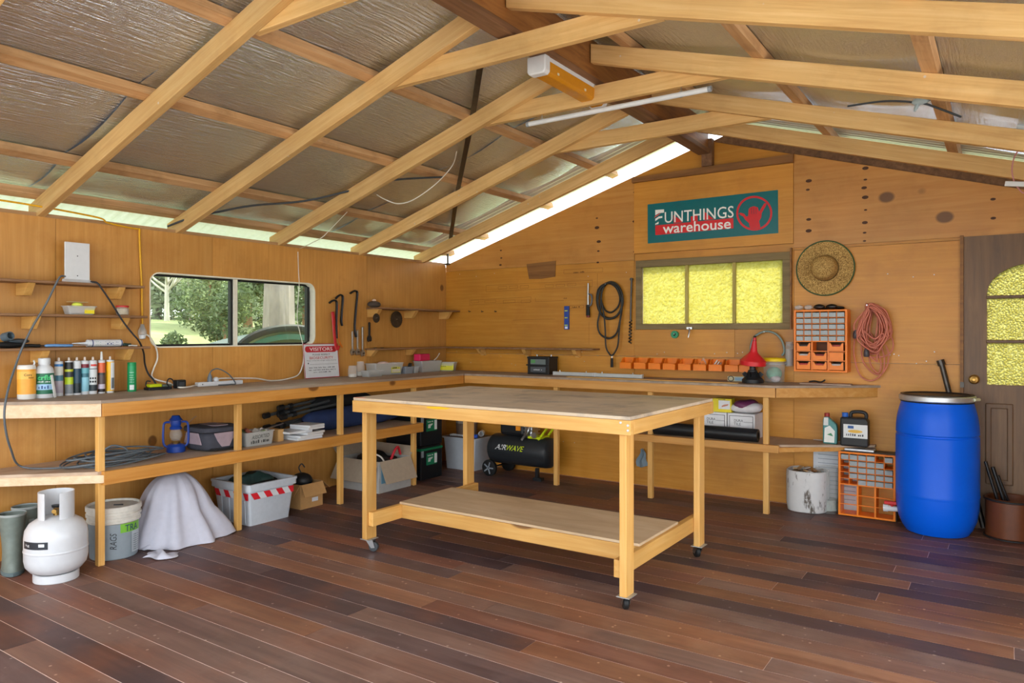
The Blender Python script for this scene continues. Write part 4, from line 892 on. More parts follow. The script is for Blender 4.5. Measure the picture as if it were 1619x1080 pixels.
# wall tools
def on(u, v, x=.018): return PX(u, v, x)
def crow(name, label, pts, r, m, cat='crowbar', flat=.6):
    o = MB().tube(bez([on(*p) for p in pts], 5), r, 8, flat=flat).build(name, m, smooth=True, ang=60); return tag(o, label, cat)
mat('black_iron', '#2b2a2b', .5, .4, var=.2)
crow('crowbar', 'black gooseneck crowbar hanging behind the red bar', [(521, 479), (525, 476), (530, 475), (532.5, 480), (532, 500), (531.5, 525), (532, 535)], .014, 'black_iron')
crow('crowbar', 'middle black gooseneck crowbar hanging above the orange rod', [(531, 472), (535, 468), (539, 466.5), (542, 470), (541, 485), (539.5, 505), (541, 515)], .014, 'black_iron')
crow('crowbar', 'long black gooseneck crowbar hanging above the spanners', [(554, 464), (558, 461), (562, 460), (565, 464), (563, 485), (561, 510), (561, 522), (563, 533)], .014, 'black_iron')
crow('pry_bar', 'red flat pry bar hanging over the sign corner', [(526, 493, .05), (527.5, 505, .05), (528, 520, .05), (529.5, 535, .06), (531.5, 549, .08), (534, 552, .085), (536, 547, .08)], [.02]*8+[.017]*16+[.013]*7, C('#c02a2e', .35), 'pry bar', .35)
crow('bow_saw_rod', 'thin orange bent rod hanging beside the red pry bar', [(535.5, 482), (534, 500), (534.5, 520), (536, 537), (540, 547), (541.5, 549)], .006, C('#e07a22', .4), 'rod', 1.0)
def spanner(u, v0, v1, label, m='steel', x=.02, w=.018, adj=True):
    p0, p1 = on(u, v0, x), on(u, v1, x); L_ = p0.z-p1.z
    t = thing('spanner', label, 'spanner', p1, 0, None)
    MB().prism([(-w*.45, .03), (w*.45, .03), (w*.6, L_-.01), (0, L_), (-w*.6, L_-.01)], 0, -.006, .006).build('handle', m, t, bevel=.003)
    h = [(-.012, .045), (-.026, .02), (-.022, -.006), (-.010, -.018), (-.006, -.002), (.006, -.002), (.012, -.014), (.024, -.004), (.024, .024), (.012, .045)]
    MB().prism(h, 0, -.009, .009).build('jaw', m, t, bevel=.003)
    if adj: MB().tube([(.010, -.008, .015), (.010, .012, .015)], .006, 10).build('adjuster', 'dark_steel', t, smooth=True)
spanner(557.5, 523, 559, 'leftmost chrome adjustable spanner hanging left of the saw blade')
spanner(565.5, 521, 559, 'middle chrome adjustable spanner, the shortest of three')
spanner(573.5, 516, 561, 'rightmost chrome adjustable spanner, the longest of three')
spanner(584, 509, 538, 'small black open-ended spanner hanging right of the chrome ones', 'black_iron', w=.02, adj=False)
def saw_blade(u, v, R, label, x=.012):
    p = on(u, v, x); t = thing('saw_blade', label, 'saw blade', p)
    n = 48; mb = MB()
    poly = [((R if k % 2 else R*.94)*math.cos(2*PI*k/n), (R if k % 2 else R*.94)*math.sin(2*PI*k/n)) for k in range(n)]
    hole = [(R*.09*math.cos(2*PI*k/n), R*.09*math.sin(2*PI*k/n)) for k in range(n)]
    mb.ring(poly, hole, 0, -.0015, .0015).build('disc', 'dark_steel', t)
    MB().tube([(-.012, 0, 0), (.012, 0, .002)], .003, 6).build('nail', 'steel', t)
saw_blade(627, 505, .085, 'large circular saw blade nailed to the wall under the short corner shelf')
saw_blade(595, 503, .045, 'small circular saw blade hanging at the short shelf bracket', .165)
p = Vector((.08, yl(591.5, .08), 1.612)); t = thing('sanding_block', 'dark rounded stone block with a pale scrap on the short corner shelf', 'block', p)
MB().ball((0, 0, .03), (.05, .075, .032)).build('block', C('#4b4038', .8), t, smooth=True); MB().ball((.0, .0, .068), (.02, .02, .013)).build('scrap', C('#d8b49a', .8), t, smooth=True)
p = Vector((.07, yl(600, .07), 1.228)); t = thing('drill_bits', 'thin drill bits lying at the left end of the corner wall shelf', 'drill bits', p)
for k in range(5): MB().tube([(-.02+.015*k, -.1+.03*k, .004), (-.01+.012*k, .02+.03*k, .004)], .0035, 6).build('bit', 'dark_steel' if k % 2 else 'brass', t)
# jars and tubs in the corner
for u, h, r, lb in ((557.5, .105, .042, 'shorter of two open glass jars below the spanners'), (570, .135, .04, 'taller of two open glass jars below the spanners')):
    p = (.22 if u < 560 else .14, 0, BT); p = (p[0], yl(u, p[0]), BT); t = thing('glass_jar', lb, 'jar', p); jar(t, r, h); MB().lathe([(r*.8, .007), (r*.8, h*.3), (.001, h*.3)], 14).build('contents', C('#cfc9be', .8), t)
def tub(u0, u1, x, h, label, m='tub_clear', inner=None, d=.13, extra=None, taper=.88, ih=.6):
    y0, y1 = yl(u0, x), yl(u1, x); t = thing('plastic_tub', label, 'tub', (x, (y0+y1)/2, BT)); open_tub(t, d, y1-y0, h, m, taper)
    if inner: MB().box((0, 0, h*ih/2+.005), (d*.78, (y1-y0)*.78, h*ih)).build('contents', inner, t, bevel=.01)
    return t, y1-y0
t, w_ = tub(576, 600, .24, .05, 'low clear tub of dark screws in front of the yellow-label tub', inner=C('#3f4a52', .6), d=.1)
t, w_ = tub(585, 630, .13, .105, 'large clear tub with yellow and white sticker near the jars', inner=C('#c9c6c2', .7), d=.14)
MB().box((.066, w_*.22, .05), (.002, .12, .065)).build('sticker', C('#ded94a'), t); MB().box((.0675, w_*.22, .038), (.002, .11, .03)).build('sticker_picture', C('#d9d2bb'), t)
mb = MB(); text_on(mb, 7, frame((.0682, w_*.22, .066), (0, 1, 0), (0, 0, 1)), .09, .016); mb.build('lettering', C('#2e2c14'), t)
MB().ball((0, -.02, .108), (.03, .07, .018)).build('scrap', C('#d9bdb4', .8), t, smooth=True)
t, w_ = tub(635, 648, .15, .06, 'small grey open tub of bits between the two large clear tubs', inner=C('#55504c', .7), d=.1, m='grey_plastic')
t, w_ = tub(650, 657, .15, .06, 'small smoky tub with a metal clip on top beside the pink box', inner=C('#6a6663', .7), d=.1)
MB().box((0, -.05, .075), (.03, .04, .04), (.3, .2, .5)).build('clip', 'dark_steel', t)
t, w_ = tub(660, 692, .10, .105, 'clear ribbed tub carrying the pink box', inner=C('#a8a39d', .7), d=.12)
y0, y1 = yl(657, .1), yl(677, .1)
t = thing('pink_box', 'small bright pink box on the clear ribbed tub', 'box', (.10, (y0+y1)/2, BT+.112)); MB().box((0, 0, .036), (.08, y1-y0-.01, .07), (0, 0, .15)).build('box', C('#d81f5a', .4), t, bevel=.008)
MB().box((.042, -.03, .016), (.002, .05, .02), (0, 0, .15)).build('tag', C('#f0d8de'), t)
cable('stub_cord', 'short pale cord end rising from the ribbed tub by the wall corner', [(.09, yl(686, .09), BT+.11), (.08, yl(691, .08), BT+.14), (.06, yl(694.5, .06), BT+.18)], .006, 'white_cable')
t, w_ = tub(697, 722, .16, .075, 'clear tub with bright yellow label in the wall corner', inner=C('#8c8a84', .7), d=.12) if False else (None, 0)
pc = PZ(709, 585, BT); t = thing('plastic_tub', 'clear tub with bright yellow label in the wall corner', 'tub', (.17, -.17, BT), YAW*.6)
open_tub(t, .17, .11, .085, 'tub_clear'); MB().box((0, 0, .035), (.13, .08, .05)).build('contents', C('#8c8a84', .7), t, bevel=.01)
MB().box((0.0, -.051, .042), (.15, .002, .068), (.0, 0, 0)).build('label', C('#e8e02a'), t)
mb = MB(); text_on(mb, 5, frame((-.03, -.0525, .05), (1, 0, 0), (0, 0, 1)), .06, .014); mb.build('lettering', C('#3a3a18'), t)
# ================================================================ LEFT SIDE: LOWER SHELF AND FLOOR
LS = .558
# lantern
p = Vector((.30, yl(278, .30), LS)); t = thing('storm_lantern', 'blue kerosene storm lantern on the lower shelf beside the cooler bag', 'lantern', p)
BL = C('#1d3f92', .3)
MB().lathe([(.055, 0), (.06, .004), (.06, .04), (.05, .052), (.03, .058)], 24).build('tank', BL, t, smooth=True)
MB().lathe([(.026, .058), (.03, .07), (.024, .08), (.001, .082)], 16).build('burner', 'brass', t, smooth=True)
MB().lathe([(.026, .078), (.040, .105), (.040, .13), (.028, .158)], 20, cap=False).build('globe', 'jar_glass', t, smooth=True)
MB().lathe([(.038, .156), (.040, .165), (.03, .18), (.034, .19), (.034, .215), (.045, .218), (.03, .236), (.024, .25), (.001, .252)], 20).build('chimney', BL, t, smooth=True)
a0 = face(p)+PI/2
for s_ in (-1, 1):
    d = Vector((math.cos(a0), math.sin(a0), 0))*s_
    MB().tube(bez([d*.05+Vector((0, 0, .035)), d*.075+Vector((0, 0, .06)), d*.078+Vector((0, 0, .15)), d*.07+Vector((0, 0, .2)), d*.035+Vector((0, 0, .205))], 5), .0075, 8).build('side_tube', BL, t, smooth=True)
MB().tube(bez([Vector((math.cos(a0), math.sin(a0), 0))*.075+Vector((0, 0, .19)), Vector((math.cos(a0), math.sin(a0), 0))*.11+Vector((0, 0, .225)), Vector((math.cos(a0), math.sin(a0), 0))*.13+Vector((0, 0, .24))], 4), .002, 6).build('bail', 'dark_steel', t)
# cooler bag
y0, y1 = yl(308, .40), yl(368, .40)
t = thing('cooler_bag', 'soft charcoal and mauve cooler bag on the lower shelf left of the second post', 'bag', (.38, (y0+y1)/2, LS))
w_ = y1-y0
def soft(mb, sx, sy, sz, e=4.0, seg=28, rings=12, bulge=.04, seed=1, z0=0):
    prof = []
    for i in range(rings+1):
        a = -PI/2+PI*i/rings; prof.append((abs(math.cos(a))**(2/e)*(1 if math.cos(a) >= 0 else -1), (math.copysign(abs(math.sin(a))**(2/e), math.sin(a)))))
    vs = []; fs = []
    for r, z in prof:
        for k in range(seg):
            a = 2*PI*k/seg; c, s_ = math.cos(a), math.sin(a)
            x = math.copysign(abs(c)**(2/e), c)*r*sx/2; y = math.copysign(abs(s_)**(2/e), s_)*r*sy/2; zz = z*sz/2+sz/2+z0
            n = 1+bulge*noise.noise(Vector((x*9+seed, y*9, zz*9))); vs.append((x*n, y*n, max(z0, zz*n)))
    for i in range(rings):
        for k in range(seg): j = (k+1) % seg; fs.append((i*seg+k, i*seg+j, (i+1)*seg+j, (i+1)*seg+k))
    fs.append(tuple(range(seg))[::-1]); fs.append(tuple(range(rings*seg, (rings+1)*seg)))
    return mb.add(vs, fs)
mat('charcoal_cloth', '#3d3e47', .85, var=.12); mat('mauve_cloth', '#9a8890', .85, var=.1)
soft(MB(), .30, w_, .135, 5, bulge=.06).build('body', 'charcoal_cloth', t, smooth=True)
soft(MB(), .312, w_*1.03, .045, 5, bulge=.04, z0=.125).build('lid', 'charcoal_cloth', t, smooth=True)
MB().prism([(-.09, .128), (.10, .128), (.05, .07), (.03, .03), (-.03, .03), (-.06, .07)], 0, .148, .156).build('front_patch', 'mauve_cloth', t, bevel=.003)
MB().prism(rrect(-.10, .10, -.05, .07, .03), 2, .168, .173).build('lid_patch', 'mauve_cloth', t, bevel=.002)
MB().prism([(-.11, .05), (.10, .05), (.06, .128), (-.08, .128)], 1, -w_/2-.003, -w_/2+.004).build('side_patch', 'mauve_cloth', t, bevel=.003)
MB().tube(bez([(.15, -w_*.4, .02), (.165, 0, .012), (.15, w_*.4, .02)], 6), .006, 6).build('piping', 'black_rubber', t)
# clear bin with handwriting
y0, y1 = yl(379, .46), yl(424, .46)
t = thing('parts_bin', 'clear bin with black handwriting on the lower shelf right of the second post', 'bin', (.45, (y0+y1)/2, LS)); w_ = y1-y0
open_tub(t, .17, w_, .095, 'tub_clear', .92)
MB().box((0, 0, .045), (.14, w_*.82, .075)).build('contents', C('#8f8a84', .8), t, bevel=.012)
rr = random.Random(2)
for k in range(7): MB().box((rr.uniform(-.04, .04), rr.uniform(-.06, .06), .095), (.05, .035, .02), (rr.random(), rr.random(), rr.random()*3)).build('scrap', C(['#6e7a52', '#b9b3a8', '#9c5a48', '#d4d2c8'][k % 4], .7), t)
mb = MB(); text_on(mb, 'ASSORTED', frame((.0855, -.0, .066), (0, 1, .03), (0, 0, 1)), w_*.62, .026, shear=.2); mb.build('lettering', 'black_rubber', t)
mb = MB(); text_on(mb, 11, frame((.083, -.0, .032), (0, 1, .03), (0, 0, 1)), w_*.66, .024, shear=.2); mb.build('lettering', 'black_rubber', t)
MB().tube([(.05, .0, .1), (.06, w_*.9, .135)], .005, 6).build('loose_rod', 'steel', t)
y0 = yl(428, .42); tag(MB().box((.42, y0+.035, LS+.045), (.15, .05, .09)).build('small_carton', C('#c79a5e', .8), bevel=.002), 'small plain cardboard box between handwritten bin and white tiles', 'box')
# white tiles
yy = (yl(440, .42)+yl(503, .42))/2
for k, (dy, dx, L_) in enumerate(((-.03, .05, .24), (-.02, .05, .24), (.02, .03, .20), (-.10, -.02, .22), (.03, .03, .17), (.03, .03, .17))):
    o = MB().box((0, 0, .0085), (.20, L_, .017)).build('white_tile', 'white_paint', bevel=.002, loc=(.475+dx*.3, yy+dy, LS+.0005+.0175*k), rz=.08*(k % 3))
    tag(o, ['bottom white tile of the stack on the lower shelf', 'second white tile from the bottom of the stack', 'third white tile up in the stack', 'fourth white tile, pushed towards the handwritten bin', 'fifth white tile, near the top of the stack', 'topmost white tile of the stack on the lower shelf'][k], 'tile', 'stacked white tiles')
# folded camp chairs and blue bag
t = thing('folding_chair_bundle', 'bundle of dark folded camp chair legs lying on the lower shelf', 'camp chair', (.2, yl(480, .2), LS))
for k, (x, z0, z1, u0, u1) in enumerate(((.10, .15, .22, 417, 520), (.16, .155, .23, 440, 520), (.22, .14, .20, 444, 530), (.14, .06, .12, 418, 510), (.20, .055, .11, 432, 500), (.10, .20, .25, 440, 520))):
    a = Vector((x, yl(u0, x), LS+z0)); b = Vector((x, yl(u1, x), LS+z1))
    q = MB().tube([a, b], .013, 8).build('tube', C('#4a4e50', .45), t, smooth=True, world=True)
    MB().tube([a, a+(b-a).normalized()*.05], .024, 10).build('end_cap', 'black_plastic', t, smooth=True, world=True)
    MB().tube([a*.8+b*.2, a*.74+b*.26], .02, 10).build('joint', 'black_plastic', t, smooth=True, world=True)
mb = MB(); soft(mb, .14, .75, .20, 3, bulge=.1, seed=4); mb.build('seat_fabric', C('#191a1d', .85), t, smooth=True).location = (-.10, .52, .08)
y0, y1 = yl(478, .27), yl(630, .27)
t = thing('folded_tent_bag', 'long navy blue canvas bag lying on the lower shelf behind the third post', 'bag', (.275, (y0+y1)/2, LS)); L_ = y1-y0
mat('navy_cloth', '#24355f', .8, var=.18, scale=14)
def fn(s, q):
    y = (s-.5)*L_; e = min(1, (s*(1-s)*4)**.35+.12); a = 2*PI*q
    n = 1+.16*noise.noise(Vector((math.cos(a)*1.5, math.sin(a)*1.5, y*5)))
    return (.095*e*n*math.cos(a), y, max(0.001, .09+.088*e*n*math.sin(a)))
MB().grid(44, 24, fn).build('bag', 'navy_cloth', t, smooth=True, ang=80)
# ---- on the floor
def floor_at(u, v): q = PZ(u, v); q.z = 0; return q
# gas bottle
p = floor_at(89, 915); t = thing('gas_bottle', 'white steel gas bottle with collar standing on the floor at the bench end', 'gas bottle', p)
WP = mat('gas_white', '#cfd0d3', .3, var=.03, coat=.2)
MB().lathe([(.108, 0), (.112, .004), (.112, .045), (.104, .047), (.104, .002)], 32).build('foot_ring', WP, t, smooth=True)
MB().lathe([(.02, .035), (.085, .042), (.125, .06), (.148, .09), (.155, .125), (.155, .245), (.150, .285), (.130, .320), (.095, .343), (.05, .355), (.001, .357)], 40).build('tank', WP, t, smooth=True)
MB().lathe([(.1555, .168), (.1575, .172), (.1575, .178), (.1555, .182)], 40, cap=False).build('weld_seam', WP, t, smooth=True)
a0 = face(p); ca, cb_ = [], []
gap = .42; n = 40; st = a0-.25
mb = MB()
def colr(s, q, r): a = st+gap+(2*PI-2*gap)*s; return (r*math.cos(a), r*math.sin(a), .335+.155*q)
mb.grid(n, 1, lambda s, q: colr(s, q, .088)); mb.grid(n, 1, lambda s, q: colr(1-s, q, .083)); mb.grid(n, 1, lambda s, q: (lambda P1, P2: tuple(P1[i]+(P2[i]-P1[i])*q for i in range(3)))(colr(s, 1, .083), colr(s, 1, .088)))
mb.build('collar', WP, t, smooth=True)
MB().tube([(0, 0, .35), (0, 0, .40)], .014, 12).tube([(0, 0, .385), (.045*math.cos(st), .045*math.sin(st), .385)], .012, 10).build('valve', 'brass', t, smooth=True)
MB().lathe([(.022, .4), (.024, .412), (.001, .414)], 12).build('hand_wheel', 'black_plastic', t, smooth=True)
mb = MB(); band(mb, .155, .205, .245, a0-1.25, a0-.25, lift=.001); mb.build('label', C('#2a2d33'), t)
mb = MB(); band(mb, .155, .22, .236, a0-.55, a0-.36, lift=.0018); mb.build('label_plate', C('#dcdfe2'), t)
mb = MB(); wrap_text(mb, 'kg', .155, .225, a0-1.0, .03, .016, lift=.0018); mb.build('lettering', C('#e8e8ea'), t)
# boots
mat('boot_green', '#737c74', .55, var=.12)
def boot(pos, rz, label):
    t = thing('rubber_boot', label, 'boot', pos, rz, 'rubber boots')
    pr = [(.055, .05), (.056, .12), (.062, .2), (.068, .3)]
    mb = MB(); n = 20; vs = []; fs = []
    sec = [(0, .0, .115, .052, .004), (0, .0, .12, .055, .03), (0, -.005, .115, .052, .07), (0, -.02, .09, .05, .11), (0, -.035, .068, .052, .16), (0, -.035, .066, .058, .22), (0, -.035, .07, .066, .30), (0, -.035, .072, .068, .325), (0, -.035, .067, .063, .325), (0, -.035, .062, .055, .2)]
    for cx, cy, ly, lx, z in sec:
        for k in range(n): a = 2*PI*k/n; vs.append((cx+lx*math.cos(a), cy+ly*math.sin(a), z))
    for i in range(len(sec)-1):
        for k in range(n): j = (k+1) % n; fs.append((i*n+k, i*n+j, (i+1)*n+j, (i+1)*n+k))
    fs.append(tuple(range(n))[::-1]); fs.append(tuple(range((len(sec)-1)*n, len(sec)*n)))
    mb.add(vs, fs).build('shaft', 'boot_green', t, smooth=True, ang=60)
    MB().lathe([(.9, 0), (1, .004), (1, .02), (.96, .024)], 20, M=Matrix.Diagonal((.058, .124, 1, 1))).build('sole', C('#5b6a6c', .7), t, smooth=True)
    MB().lathe([(1, .318), (1.03, .322), (1.03, .33), (1, .332)], 20, M=Matrix.Translation((0, -.035, 0)) @ Matrix.Diagonal((.068, .072, 1, 1)), cap=False).build('top_band', C('#a4a9a6', .6), t, smooth=True)
    MB().box((.066, -.035, .25), (.006, .03, .02)).tube([(.068, -.03, .25), (.075, -.02, .21)], .006).build('strap', C('#8b9493'), t)
q1, q2 = floor_at(20, 904), floor_at(50, 884)
boot(q1, math.radians(-110), 'grey green rubber boot nearest the picture edge beside the gas bottle')
boot(q2, math.radians(5), 'grey green rubber boot standing behind the gas bottle')
# pail
p = floor_at(180, 877); t = thing('paint_pail', 'grey lidded paint pail marked RAGS behind the end post', 'pail', p)
MB().lathe([(.128, 0), (.132, .004), (.142, .25)], 36).build('pail', C('#8d989f', .45), t, smooth=True)
MB().lathe([(.143, .215), (.150, .22), (.150, .232), (.146, .236), (.146, .25), (.153, .253), (.153, .268), (.147, .272), (.147, .285), (.155, .288), (.155, .312), (.150, .318), (.142, .318), (.138, .306), (.001, .306)], 36).build('lid', C('#d2cdc2', .6, var=.12), t, smooth=True)
a0 = face(p); mb = MB()
for k in range(1): wrap_text(mb, 'RAGS', .137, .115, a0-.02, .10, .035, lift=.0035, vertical=True, shear=.25)
mb.build('lettering', C('#2e3236'), t)
mb = MB(); n = 10
band(mb, .1405, .16, .214, a0+.25, a0+1.25, lift=.0015); mb.build('green_label', C('#79b738'), t)
mb = MB(); band(mb, .137, .03, .16, a0+.75, a0+1.25, lift=.0045); mb.build('grey_label', C('#b4bcc2'), t)
mb = MB(); wrap_text(mb, 'TRA', .140, .185, a0+.75, .09, .04, lift=.004, bold=.008); mb.build('lettering', C('#2f4a60'), t)
mb = MB()
for k in range(8): wrap_text(mb, 8, .137, .045+.013*k, a0+1.0, .05, .007, lift=.006)
mb.build('small_print', C('#4a545c'), t)
MB().tube([(.0, .0, .308), (.05, .03, .312)], .004, 6).build('lid_mark', 'dark_grey', t)
# sheet over something round
p = floor_at(270, 848); t = thing('dust_sheet', 'white cloth draped over a rounded heap under the bench', 'cloth', p)
mat('sheet_cloth', '#c4c3cf', .85, var=.04)
def fn(s, q):
    a = 2*PI*s; h = .43
    R_ = .25+.035*math.cos(a-face(p)-.9)
    r = R_*q**.9
    if q > .82: r += .05*((q-.82)/.18)**1.3*(1+.8*math.cos(a-face(p)-1.0))
    fold = (.020*math.sin(a*8+1.7*math.sin(a*2))+.008*math.sin(a*19+q*4)+.035*noise.noise(Vector((math.cos(a)*2.2, math.sin(a)*2.2, q*1.3))))*q**1.8
    z = h*(1-q**2.5)**.8+.022*noise.noise(Vector((math.cos(a)*1.6*q, math.sin(a)*1.6*q, 3)))*(1-q)
    if q > .85: z += .02*max(0, noise.noise(Vector((math.cos(a)*3.5, math.sin(a)*3.5, 7))))
    return ((r+fold)*math.cos(a), (r+fold)*math.sin(a)*1.05, max(.004, z))
MB().grid(96, 30, fn).build('drape', 'sheet_cloth', t, smooth=True, ang=80)
mb = MB()
for k in range(3):
    a = face(p)-.5+.5*k; bx_, by_ = .27*math.cos(a), .28*math.sin(a)
    mb.grid(14, 8, lambda s, q, bx_=bx_, by_=by_, k=k: (bx_+.13*(s-.5)+.0, by_+.11*(q-.5), .012+.035*(1-abs(2*q-1))*(.6+.4*math.sin(s*9+k))*math.sin(PI*min(1, max(0, s)))**.5))
mb.build('gathered_hem', 'sheet_cloth', t, smooth=True)
p2 = floor_at(254, 880); o = MB().grid(20, 12, lambda s, q: (.19*(s-.5)+.02*math.sin(q*5), .12*(q-.5)+.02*math.sin(s*7), .006+.028*math.sin(PI*s)**.6*math.sin(PI*q)**.6*(1+.5*math.sin(s*11+q*4)))).build('rag', 'sheet_cloth', smooth=True, loc=p2, rz=.5)
tag(o, 'small white rag lying on the floor in front of the draped cloth', 'rag')
# taped tub
t = thing('storage_tub', 'grey storage tub with red and white hazard tape under the bench', 'tub', (.385, -2.70, 0))
TW, TD, TH = .43, .40, .285
mat('tub_grey', '#bfc4ca', .4, var=.05)
def tubshape(t, w, d, h, taper=.86): return open_tub(t, w, d, h, 'tub_grey', taper, wall=.006, rim=.016)
tubshape(t, TW, TD, TH)
MB().ring(rrect(-TW/2-.014, TW/2+.014, -TD/2-.014, TD/2+.014, .03), rrect(-TW/2+.004, TW/2-.004, -TD/2+.004, TD/2-.004, .02), 2, TH-.035, TH-.0).build('rim_band', 'tub_grey', t, smooth=True)
def tapeside(ax, s_, z0, z1, n, name='tape'):
    for k in range(n):
        a, b = -.5+k/n, -.5+(k+1)/n; L_ = (TD if ax == 0 else TW)*.93
        off = s_*((TW if ax == 0 else TD)/2*.978+.002)
        poly = [(a*L_, z1), ((a+1/n)*L_, z1), ((a+1/n)*L_+.03*1, z0), (a*L_+.03, z0)]
        poly = [(max(-L_/2, min(L_/2, x)), z) for x, z in poly]
        MB().prism(poly, ax, min(off, off+.002*s_), max(off, off+.002*s_)).build(name, C('#d8232f') if k % 2 == 0 else 'white_paint', t)
tapeside(1, -1, TH-.098, TH-.05, 7); tapeside(0, 1, TH-.095, TH-.048, 7)
for x in (-.14, -.05, .04, .13): MB().box((x, -TD/2*.93-.001, .1), (.05, .008, .17), (.06, 0, 0)).build('rib', 'tub_grey', t, bevel=.004)
mb = MB(); soft(mb, .30, .27, .22, 3, bulge=.3, seed=3); o = mb.build('green_tarp', C('#1f3531', .6, var=.2), t, smooth=True); o.location = (-.04, -.0, .1)
MB().tube(bez([(.1, -.1, .27), (.13, .0, .285), (.1, .12, .275), (0, .14, .28)], 6), .010, 6).build('hose_end', 'black_rubber', t, smooth=True)
# small carton
mat('cardboard', '#b98d58', .85, var=.06); mat('cardboard_grey', '#b5a48e', .85, var=.06); mat('carton_white', '#b9b6b0', .8, var=.06)
def carton(t, w, d, h, m='cardboard', th=.004):
    MB().bx(-w/2, w/2, -d/2, d/2, 0, th).build('base', m, t)
    MB().bx(-w/2, -w/2+th, -d/2, d/2, th, h).build('side', m, t); MB().bx(w/2-th, w/2, -d/2, d/2, th, h).build('side', m, t)
    MB().bx(-w/2+th, w/2-th, -d/2, -d/2+th, th, h).build('side', m, t); MB().bx(-w/2+th, w/2-th, d/2-th, d/2, th, h).build('side', m, t)
def flap(t, edge, L_, fl, ang, m, axis, s_):
    # hinged at a rim edge, ang measured down from horizontal-out
    M = Matrix.Translation(edge) @ (Matrix.Rotation(0 if s_ > 0 else PI, 4, 'Z') if axis == 0 else Matrix.Rotation(PI/2 if s_ > 0 else -PI/2, 4, 'Z')) @ Matrix.Rotation(ang, 4, 'Y')
    MB().box((fl/2, 0, 0), (fl, L_, .004), M=M).build('flap', m, t)
t = thing('small_carton', 'small open brown carton between the taped tub and third post', 'box', (.36, -2.24, 0)); carton(t, .24, .22, .19)
flap(t, (.122, 0, .19), .215, .10, 1.1, 'cardboard', 0, 1); flap(t, (0, -.112, .19), .235, .1, .9, 'cardboard', 1, -1); flap(t, (0, .112, .19), .235, .1, .7, 'cardboard', 1, 1)
MB().box((.1215, .03, .06), (.002, .06, .03)).build('sticker', C('#d8d8dc'), t)
MB().ball((0, 0, .20), (.09, .08, .06)).build('black_lamp', 'black_plastic', t, smooth=True); MB().tube(bez([(0, 0, .25), (-.01, -.02, .3), (.0, .0, .33), (.01, .02, .3)], 5), .005, 6).build('lamp_hook', 'black_plastic', t, smooth=True)
# big carton
t = thing('open_carton', 'large open white carton with hanging flaps and tools under the bench', 'box', (.33, -1.40, 0)); carton(t, .50, .40, .27, 'carton_white')
flap(t, (0, -.2, .27), .49, .2, 1.05, 'cardboard_grey', 1, -1); flap(t, (.25, 0, .27), .39, .2, 1.15, 'cardboard_grey', 0, 1); flap(t, (-.25, 0, .27), .39, .12, -.8, 'cardboard_grey', 0, -1); flap(t, (0, .2, .27), .49, .1, -.9, 'cardboard_grey', 1, 1)
MB().box((.252, -.14, .16), (.002, .07, .16)).build('blue_print', C('#6f9db3', .8), t); MB().box((.254, .06, .13), (.002, .09, .06), (.3, 0, 0)).build('paper_note', C('#dfe2e4', .8), t)
MB().tube([(.05, -.14, .1), (.08, -.06, .46)], .018, 8, flat=.5).build('grey_bar', C('#5a6064'), t); MB().tube([(.1, -.12, .1), (.12, -.12, .44)], .014, 8, flat=.5).build('grey_bar', C('#484d50'), t)
MB().tube(bez([(.15, .05, .25), (.17, .08, .33), (.16, .13, .35), (.15, .17, .28)], 6), .012, 8).build('red_handle', C('#cf2a35'), t, smooth=True)
mb = MB(); soft(mb, .34, .28, .16, 3, bulge=.3, seed=9); o = mb.build('dark_tools', 'black_plastic', t, smooth=True); o.location = (0, .02, .14)
mb = MB().tube(bez([(.0, -.1, .2), (.1, -.13, .31), (.18, -.1, .29), (.2, -.06, .2)], 6), .007, 6).build('white_lead', 'white_cable', t, smooth=True)
# tool boxes
for k, lb in enumerate(('lower black tool box with green lid trim and green sticker', 'upper black tool box stacked on its twin, green sticker')):
    t = thing('tool_box', lb, 'tool box', (.30, -.845, .315*k), 0, 'stacked black tool boxes')
    MB().box((0, 0, .137), (.44, .31, .27)).build('body', C('#16191c', .4), t, bevel=.008)
    MB().box((0, 0, .283), (.45, .32, .022)).build('lid_trim', C('#12704a', .4), t, bevel=.004)
    MB().box((0, 0, .303), (.43, .3, .018)).build('lid', C('#16191c', .4), t, bevel=.006)
    MB().box((.222, .0, .19), (.004, .15, .11)).build('sticker', C('#157a52', .4), t); MB().box((.2245, .055, .19), (.003, .035, .09)).build('sticker_end', C('#e4e8e6', .4), t)
    mb = MB(); text_on(mb, 8, frame((.2246, -.02, .225), (0, 1, 0), (0, 0, 1)), .08, .014, bold=.02); mb.build('lettering', C('#e4e8e6'), t)
    MB().prism([(-.055, .165), (-.02, .165), (-.02, .18), (.01, .195), (.012, .205), (-.05, .2)], 0, .224, .2252).build('drill_mark', C('#d5ddd8'), t)
    MB().box((.224, -.135, .245), (.012, .03, .06)).build('latch', 'grey_plastic', t, bevel=.003)
